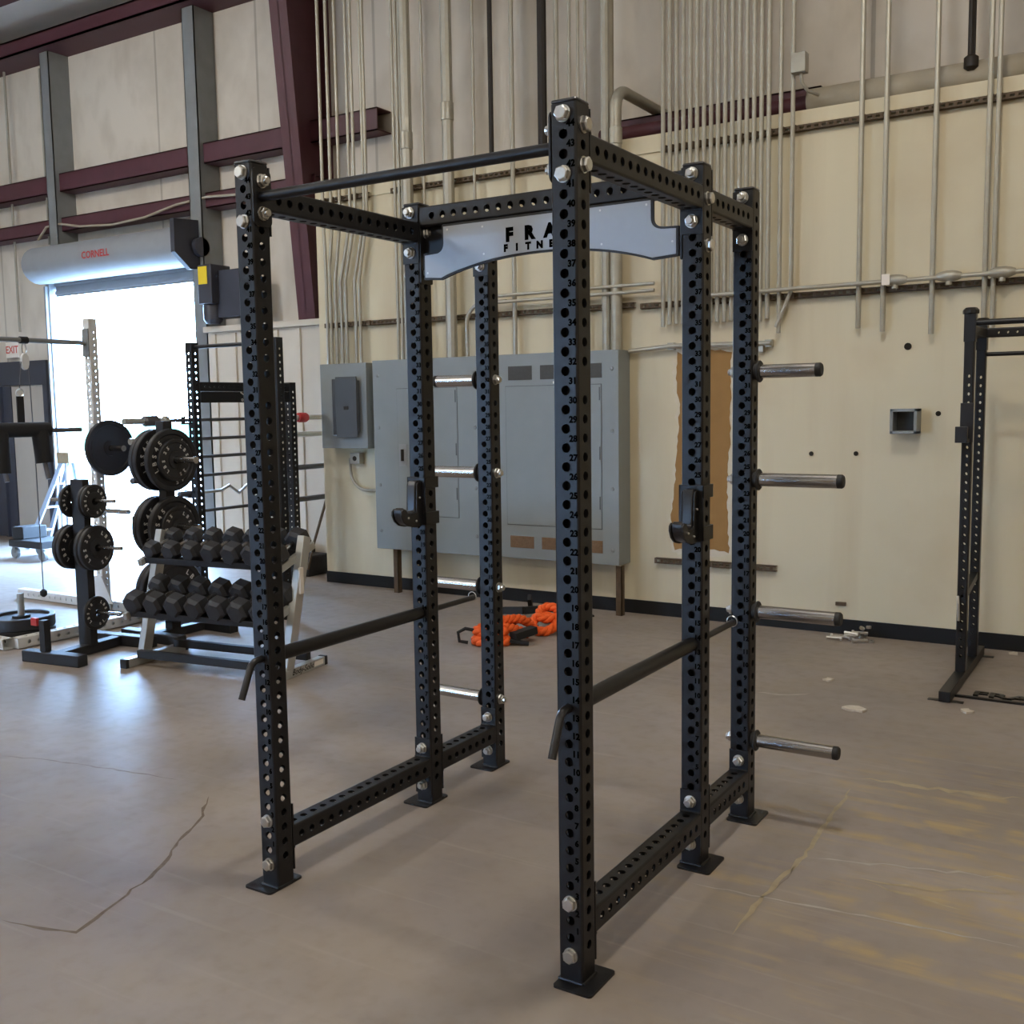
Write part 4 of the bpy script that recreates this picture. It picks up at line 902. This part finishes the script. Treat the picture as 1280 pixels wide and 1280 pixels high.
tag(g.build('leaning_bar', 'strut_rust'), 'thin brown bar leaning down from the lowest barbell end to the floor', 'bar')
g = MB(); g.box(-5.55, -5.05, 4.95, 5.24, 0.0, 0.20); g.box(-5.50, -5.20, 4.97, 5.22, 0.20, 0.27); tag(g.build('storage_crate', 'rubber', bevel=0.01), 'black crate on the floor in the corner below the barbells', 'crate')

# ------------------------------------------------------------------ dumbbell rack
DR = Vector((-3.085, 2.06, 0)); rz = 0.135
t = thing('dumbbell_rack', 'silver two-tier dumbbell rack with sloping trays', 'dumbbell rack', DR, rz)
for sx in (-1, 1):
    x = sx * 0.565
    g = MB(); g.box(x - 0.025, x + 0.025, -0.26, 0.26, 0.0, 0.055); fo = g.build('foot', 'db_frame', t, 0.004)
    g = MB(); g.box(x - 0.028, x + 0.028, -0.285, -0.26, 0.0, 0.058); g.box(x - 0.028, x + 0.028, 0.26, 0.285, 0.0, 0.058); g.build('foot_cap', 'rubber', fo, 0.004)
    g = MB(); g.bar((x, -0.10, 0.05), (x, 0.12, 0.84), 0.05, 0.075, (0, 1, 0)); g.build('leg', 'db_frame', t, 0.004)
    for zc, yc in ((0.385, -0.09), (0.705, 0.06)):
        g = MB(); g.bar((x - sx * 0.03, yc - 0.19, zc - 0.05), (x - sx * 0.03, yc + 0.19, zc + 0.065), 0.03, 0.045); g.build('tray_arm', 'db_frame', t, 0.003)
for zc, yc in ((0.385, -0.09), (0.705, 0.06)):
    for dy, dz in ((-0.11, -0.033), (0.11, 0.033)):
        g = MB(); g.bar((-0.54, yc + dy, zc + dz), (0.54, yc + dy, zc + dz), 0.09, 0.012, (0, -0.29, 0.957)); g.bar((-0.54, yc + dy - 0.045, zc + dz - 0.002), (0.54, yc + dy - 0.045, zc + dz - 0.002), 0.006, 0.04, (0, -0.29, 0.957)); g.build('tray_rail', 'rubber', t)
for y, z in ((-0.17, 0.075), (0.16, 0.075)):
    g = MB(); g.box(-0.54, 0.54, y - 0.02, y + 0.02, z - 0.025, z + 0.025); g.build('floor_rail', 'rubber', t, 0.003)
g = MB(); T = Matrix.Translation((0.5905, 0.03, 0.030)) @ Matrix(((0, 0, 1), (1, 0, 0), (0, 1, 0))).to_4x4(); put_text(g, 'Body-Solid', 0.052, 0.0003, 0.0, T @ Matrix(((1, 0.3, 0, 0), (0, 1, 0, 0), (0, 0, 1, 0), (0, 0, 0, 1)))); g.build('lettering', 'engraving', t, smooth=0)
g = MB(); g.box(0.5903, 0.5908, 0.14, 0.24, 0.015, 0.045); g.build('maker_label', 'sign_white', t, smooth=0)
g = MB(); g.box(0.590, 0.603, 0.01, 0.045, 0.50, 0.66); tag(g.build('paper_tag', 'sign_white', t), 'white paper tag')
def hexhead(y0, y1, r):
    g = MB(); c_ = 0.012; s_ = 1 if y1 > y0 else -1
    g.lathe([(r * 0.72, 0), (r, r * 0.28), (r, abs(y1 - y0) - r * 0.28), (r * 0.72, abs(y1 - y0))], (0, y0, 0), (0, s_, 0), 6); return g
DBM = {}
def dumbbell(size, loc, label):
    r = 0.058 + 0.018 * size; hl = 0.085 + 0.03 * size
    b = thing('dumbbell', label, 'dumbbell', loc)
    key = round(size, 2)
    if key not in DBM:
        g = MB(); g.lathe([(0.015, 0), (0.018, 0.06), (0.015, 0.12)], (0, -0.06, 0), (0, 1, 0), 12); h_ = g.mesh('handle', 'chrome_dark')
        DBM[key] = (h_, hexhead(-0.06, -0.06 - hl, r).mesh('head', 'db_rubber', 20), hexhead(0.06, 0.06 + hl, r).mesh('head', 'db_rubber', 20))
    link('handle', DBM[key][0], b); link('head', DBM[key][1], b); link('head', DBM[key][2], b)
    b.rotation_euler = (0.29, 0, rz)
    return b
for tier, zc, yc, nm in ((0, 0.385, -0.09, 'lower'), (1, 0.705, 0.06, 'upper')):
    for i in range(7):
        size = 1.0 if tier == 0 else min(1.0, 0.2 + 0.16 * i)
        x = -0.492 + i * 0.164; r = 0.058 + 0.018 * size
        lz = zc + (r * 0.90 + 0.008) * 0.957; ly = yc - (r * 0.90) * 0.29
        p = Vector((x * math.cos(rz) - ly * math.sin(rz), x * math.sin(rz) + ly * math.cos(rz), lz)) + DR
        dumbbell(size, p, 'black hex dumbbell on the %s tray, %s from the left' % (nm, ORD[i]))

# ------------------------------------------------------------------ far left odds: stepladder and dolly
t = thing('stepladder', 'silver-blue folding ladder leaning open before the far man door', 'ladder', (-9.25, 5.05, 0))
for dx in (0, 0.42):
    g = MB(); g.bar((-0.32, -0.1 + dx * 0.6, 0), (0.20, 0.10 + dx * 0.2, 1.12), 0.03, 0.05); g.build('rail', 'ladder_blue', t)
    g = MB(); g.bar((0.32, 0.0 + dx * 0.6, 0.0), (0.22, 0.10 + dx * 0.2, 1.12), 0.025, 0.04); g.build('rear_leg', 'ladder_blue', t)
for q in (0.2, 0.45, 0.7, 0.92):
    g = MB(); a = Vector((-0.32, -0.1, 0)).lerp(Vector((0.2, 0.1, 1.12)), q); b_ = Vector((-0.32, 0.152, 0)).lerp(Vector((0.2, 0.184, 1.12)), q); g.bar(a, b_, 0.08, 0.02); g.build('step', 'ladder_blue', t)
g = MB(); g.box(0.12, 0.34, 0.05, 0.25, 1.03, 1.16); tag(g.build('top_cap', 'yellow_wear', t, 0.01), 'tan top cap')
t = thing('dolly', 'low dark wheeled dolly on the floor by the ladder', 'dolly', (-8.75, 4.55, 0))
g = MB(); g.box(-0.25, 0.35, -0.2, 0.2, 0.14, 0.22); g.box(-0.25, -0.05, -0.15, 0.15, 0.22, 0.36); g.build('deck', 'rubber', t, 0.01)
for x, y in ((-0.2, -0.15), (0.3, -0.15), (-0.2, 0.15), (0.3, 0.15)):
    g = MB(); g.lathe([(0.06, -0.02), (0.065, 0), (0.06, 0.02)], (x, y, 0.066), (0, 1, 0), 16); g.box(x - 0.02, x + 0.02, y - 0.025, y - 0.02, 0.066, 0.14); g.build('wheel', 'steel_grey', t)

# ------------------------------------------------------------------ orange rope bands
def coil(cx, cy, R, n, r, z, seed, tilt=0.0, sq=1.0, rot=0.0):
    rnd = random.Random(seed); pts = []
    for i in range(n):
        a = 2 * PI * i / n; rr = R * (1 + 0.06 * math.sin(3 * a + seed))
        x = rr * math.cos(a); y = rr * sq * math.sin(a)
        pts.append((cx + x * math.cos(rot) - y * math.sin(rot), cy + x * math.sin(rot) + y * math.cos(rot), z + tilt * math.sin(a) + rnd.uniform(-0.003, 0.003)))
    return pts
def braided(name, pts, r, parent, closed=True):
    # three plump strands twisted round one another
    pts = [Vector(p) for p in pts]; n = len(pts); sub = 5; path = []
    for i in range(n if closed else n - 1):
        for q in range(sub): path.append(pts[i].lerp(pts[(i + 1) % n], q / sub))
    if not closed: path.append(pts[-1])
    m = len(path); g = MB(); L = sum((path[(i + 1) % m] - path[i]).length for i in range(m - 1)); turns = max(1, round(L / (r * 4.2)))
    for k in range(3):
        out = []
        for i, p in enumerate(path):
            t = (path[(i + 1) % m if closed else min(i + 1, m - 1)] - path[i - 1 if (closed or i) else 0]).normalized()
            side = t.cross(Vector((0, 0, 1))).normalized(); up = side.cross(t)
            a = 2 * PI * (k / 3 + turns * i / m); out.append(p + (side * math.cos(a) + up * math.sin(a)) * r * 0.46)
        g.tube(out, r * 0.60, 8, closed=closed)
    return g.build(name, 'orange', parent, smooth=60)
rc = on_floor(680, 792); lc = on_floor(614, 806)
t = thing('rope_band', 'orange braided band coiled in an ring, right of the folded orange heap', 'resistance band', (rc.x, rc.y, 0))
braided('sleeve', coil(0, 0, 0.088, 20, 0.034, 0.072, 1, 0.040, 0.9, 0.4), 0.034, t)
braided('sleeve', coil(0.0, 0.075, 0.075, 20, 0.03, 0.135, 2, 0.035, 0.7, 0.4), 0.032, t)
for a, b_, w, h in (((-0.06, 0.20, 0.10), (-0.22, 0.36, 0.02), 0.05, 0.012), ((0.02, 0.16, 0.15), (0.22, 0.34, 0.09), 0.05, 0.012), ((-0.02, 0.26, 0.02), (-0.04, 0.30, 0.20), 0.05, 0.03), ((0.06, 0.14, 0.14), (0.24, 0.24, 0.03), 0.012, 0.05), ((-0.10, -0.02, 0.05), (-0.06, -0.22, 0.015), 0.045, 0.012)):
    g = MB(); g.bar(a, b_, w, h); g.build('strap', 'strap_black', t)
for (u0, v0, z0), (u1, v1, z1) in (((630, 771, 0.05), (655, 776, 0.08)), ((655, 776, 0.08), (712, 768, 0.06)), ((664, 768, 0.03), (662, 772, 0.16))):
    a, b_ = on_floor(u0, v0), on_floor(u1, v1); g = MB(); g.bar((a.x - rc.x, a.y - rc.y, z0), (b_.x - rc.x, b_.y - rc.y, z1), 0.03, 0.055); g.build('strap', 'strap_black', t)
t = thing('rope_band', 'orange braided band in a loose folded heap with a black end loop', 'resistance band', (lc.x, lc.y, 0))
braided('sleeve', coil(0.0, 0.0, 0.105, 22, 0.033, 0.034, 3, 0.0, 0.70, 0.45), 0.034, t)
braided('sleeve', coil(-0.01, 0.02, 0.095, 22, 0.033, 0.098, 4, 0.01, 0.62, 0.6), 0.034, t)
braided('sleeve', [(0.0, 0.06, 0.13), (0.02, 0.12, 0.15), (0.05, 0.19, 0.15), (0.08, 0.26, 0.14), (0.10, 0.34, 0.10), (0.07, 0.42, 0.05)], 0.033, t, False)
braided('sleeve', [(0.07, 0.05, 0.12), (0.10, 0.12, 0.10), (0.11, 0.20, 0.07), (0.14, 0.26, 0.04)], 0.033, t, False)
g = MB(); g.tube([(-0.09, -0.05, 0.10), (-0.15, -0.09, 0.115), (-0.19, -0.12, 0.09), (-0.18, -0.12, 0.03), (-0.13, -0.09, 0.02)], 0.012, 8); g.build('strap', 'strap_black', t)
for a, b_, w, h in (((0.10, 0.03, 0.04), (0.24, 0.10, 0.015), 0.04, 0.02), ((0.14, 0.06, 0.06), (0.20, 0.24, 0.08), 0.07, 0.05), ((0.02, 0.22, 0.10), (-0.06, 0.40, 0.09), 0.06, 0.02), ((-0.06, 0.40, 0.09), (0.06, 0.52, 0.04), 0.05, 0.015)):
    g = MB(); g.bar(a, b_, w, h); g.build('strap', 'strap_black', t)

# ------------------------------------------------------------------ pile of hardware by the baseboard
rnd = random.Random(11); base = Vector((0.20, 4.66, 0))
bm_ = MB(); bm_.lathe([(0.010, 0), (0.010, 0.09)], (0, 0, 0), (1, 0, 0), 10); bm_.lathe([(0.017, -0.015), (0.019, -0.012), (0.019, 0)], (0, 0, 0), (1, 0, 0), 6); pile_bolt = bm_.mesh('loose_bolt', 'zinc', 25)
bm_ = MB(); bm_.lathe([(0.010, -0.008), (0.018, -0.008), (0.018, 0.008), (0.010, 0.008), (0.010, -0.008)], (0, 0, 0), (0, 0, 1), 6, False); pile_nut = bm_.mesh('loose_nut', 'zinc', 25)
for i, (dx, dy, dz, a, p) in enumerate(((-0.14, -0.02, 0.019, 0.15, 0), (-0.02, -0.04, 0.019, 2.6, 0), (0.02, -0.09, 0.019, 0.5, 0), (-0.06, 0.03, 0.019, 0.3, 0.0), (0.00, -0.01, 0.055, 0.2, 0.0), (0.05, 0.01, 0.019, 1.5, 0), (0.03, -0.05, 0.055, 2.9, 0.0), (-0.08, -0.06, 0.019, 3.3, 0))):
    o = link('loose_bolt', pile_bolt); o.location = base + Vector((dx, dy, dz)); o.rotation_euler = (0, p, a)
    tag(o, 'zinc bolt in the little heap of hardware by the baseboard', 'bolt', 'loose bolts in the hardware heap')
for dx, dy, dz in ((0.09, 0.02, 0.095), (0.055, -0.02, 0.092), (0.12, -0.03, 0.009), (-0.10, 0.05, 0.009)):
    o = link('loose_nut', pile_nut); o.location = base + Vector((dx, dy, dz)); o.rotation_euler = (rnd.uniform(-0.5, 0.5) if dz > 0.05 else 0, 0, rnd.uniform(0, 3))
    tag(o, 'zinc nut in the little heap of hardware by the baseboard', 'nut', 'loose nuts in the hardware heap')
for i, (u, v, lab) in enumerate(((1068, 887, 'crumpled pale scrap on the floor right of the rack'), (1036, 851, 'small pale wood chip on the floor below the hardware heap'), (1208, 890, 'small tan scrap on the floor in front of the squat rack foot'), (1268, 818, 'small tan chip near the wall at the far right'))):
    p = on_floor(u, v); rnd = random.Random(i); g = MB(); R = (0.07, 0.04, 0.04, 0.035)[i]
    g.prism([(p.x + R * rnd.uniform(0.4, 1) * math.cos(a), p.y + R * rnd.uniform(0.4, 1) * math.sin(a)) for a in [2 * PI * k / 9 for k in range(9)]], 0.001, 0.012, 'z'); tag(g.build('floor_scrap', 'debris', smooth=0), lab, 'scrap')

# ------------------------------------------------------------------ squat rack at the right
SX = 0.99
t = thing('squat_rack', 'slim dark squat rack standing against the wall at the right edge', 'squat rack', (SX, 3.9, 0))
def sr_post(x, y, h):
    g = MB(); perf_tube(g, 0.055, h - 0.06, {0: [0.10 + 0.05 * i for i in range(33) ], 2: [0.10 + 0.05 * i for i in range(33)]}, T=Matrix.Translation((x, y, 0.05)), hr=0.0098, pitch=0.05)
    u = g.build('upright', 'rack_black', t, smooth=40)
    g = MB(); g.box(x - 0.031, x + 0.031, y - 0.031, y + 0.031, h - 0.19, h - 0.03); g.lathe([(0.044, h - 0.035), (0.044, h - 0.015), (0.03, h)], (x, y, 0), (0, 0, 1), 8); g.build('collar', 'rack_black', u, 0.003)
y1, y2 = 0.0, 0.44
for x in (0, 1.15):
    sr_post(x, y1, 2.13); sr_post(x, y2, 2.10)
    g = MB(); g.box(x - 0.03, x + 0.03, -0.52, 0.72, 0.004, 0.06); g.box(x - 0.09, x + 0.09, -0.50, -0.46, 0, 0.004); g.box(x - 0.09, x + 0.09, 0.66, 0.70, 0, 0.004); g.build('foot_beam', 'rack_black', t, 0.002)
    g = MB(); g.bar((x, y1 + 0.02, 0.50), (x, y2 - 0.02, 0.56), 0.04, 0.04); g.build('side_brace', 'rack_black', t)
    g = MB(); g.box(x - 0.03, x + 0.03, y1 + 0.03, y2 - 0.03, 1.98, 2.03); g.build('side_brace', 'rack_black', t)
g = MB(); g.tube([(0.0, y1, 2.045), (1.15, y1, 2.045)], 0.017, 14); g.build('pull_up_bar', 'rack_black', t)
g = MB(); perf_tube(g, 0.055, 1.09, {k: [0.06 + 0.05 * i for i in range(20)] for k in range(4)}, T=along((0.03, y2, 2.01), (1, 0, 0)), hr=0.008, pitch=0.05); g.build('cross_beam', 'rack_black', t, smooth=40)
g = MB(); g.tube([(0.0, y2, 1.885), (1.15, y2, 1.885)], 0.013, 12); g.build('cross_bar', 'rack_black', t)
g = MB(); g.box(-0.035, 0.035, -0.045, -0.0285, 1.38, 1.60); g.box(-0.045, 0.02, -0.13, -0.045, 1.38, 1.40); g.box(-0.045, 0.02, -0.14, -0.12, 1.38, 1.47); g.build('bar_hook', 'plastic_black', t, 0.003)
g = MB(); g.tube([(-0.02, -0.04, 0.50), (-0.015, -0.06, 0.46), (-0.012, -0.045, 0.36)], 0.008, 8); tag(g.build('hitch_pin', 'zinc', t), 'bright hitch pin')
g = MB(); g.box(0.03, 1.12, -0.375, -0.35, 0.0, 0.012); 
put_text(g, 'FRAY', 0.12, 0.004, 0.003, Matrix.Translation((0.30, -0.27, 0.006)) @ Matrix.Scale(1.4, 4, (1, 0, 0))); g.build('name_crossbar', 'rack_black', t)
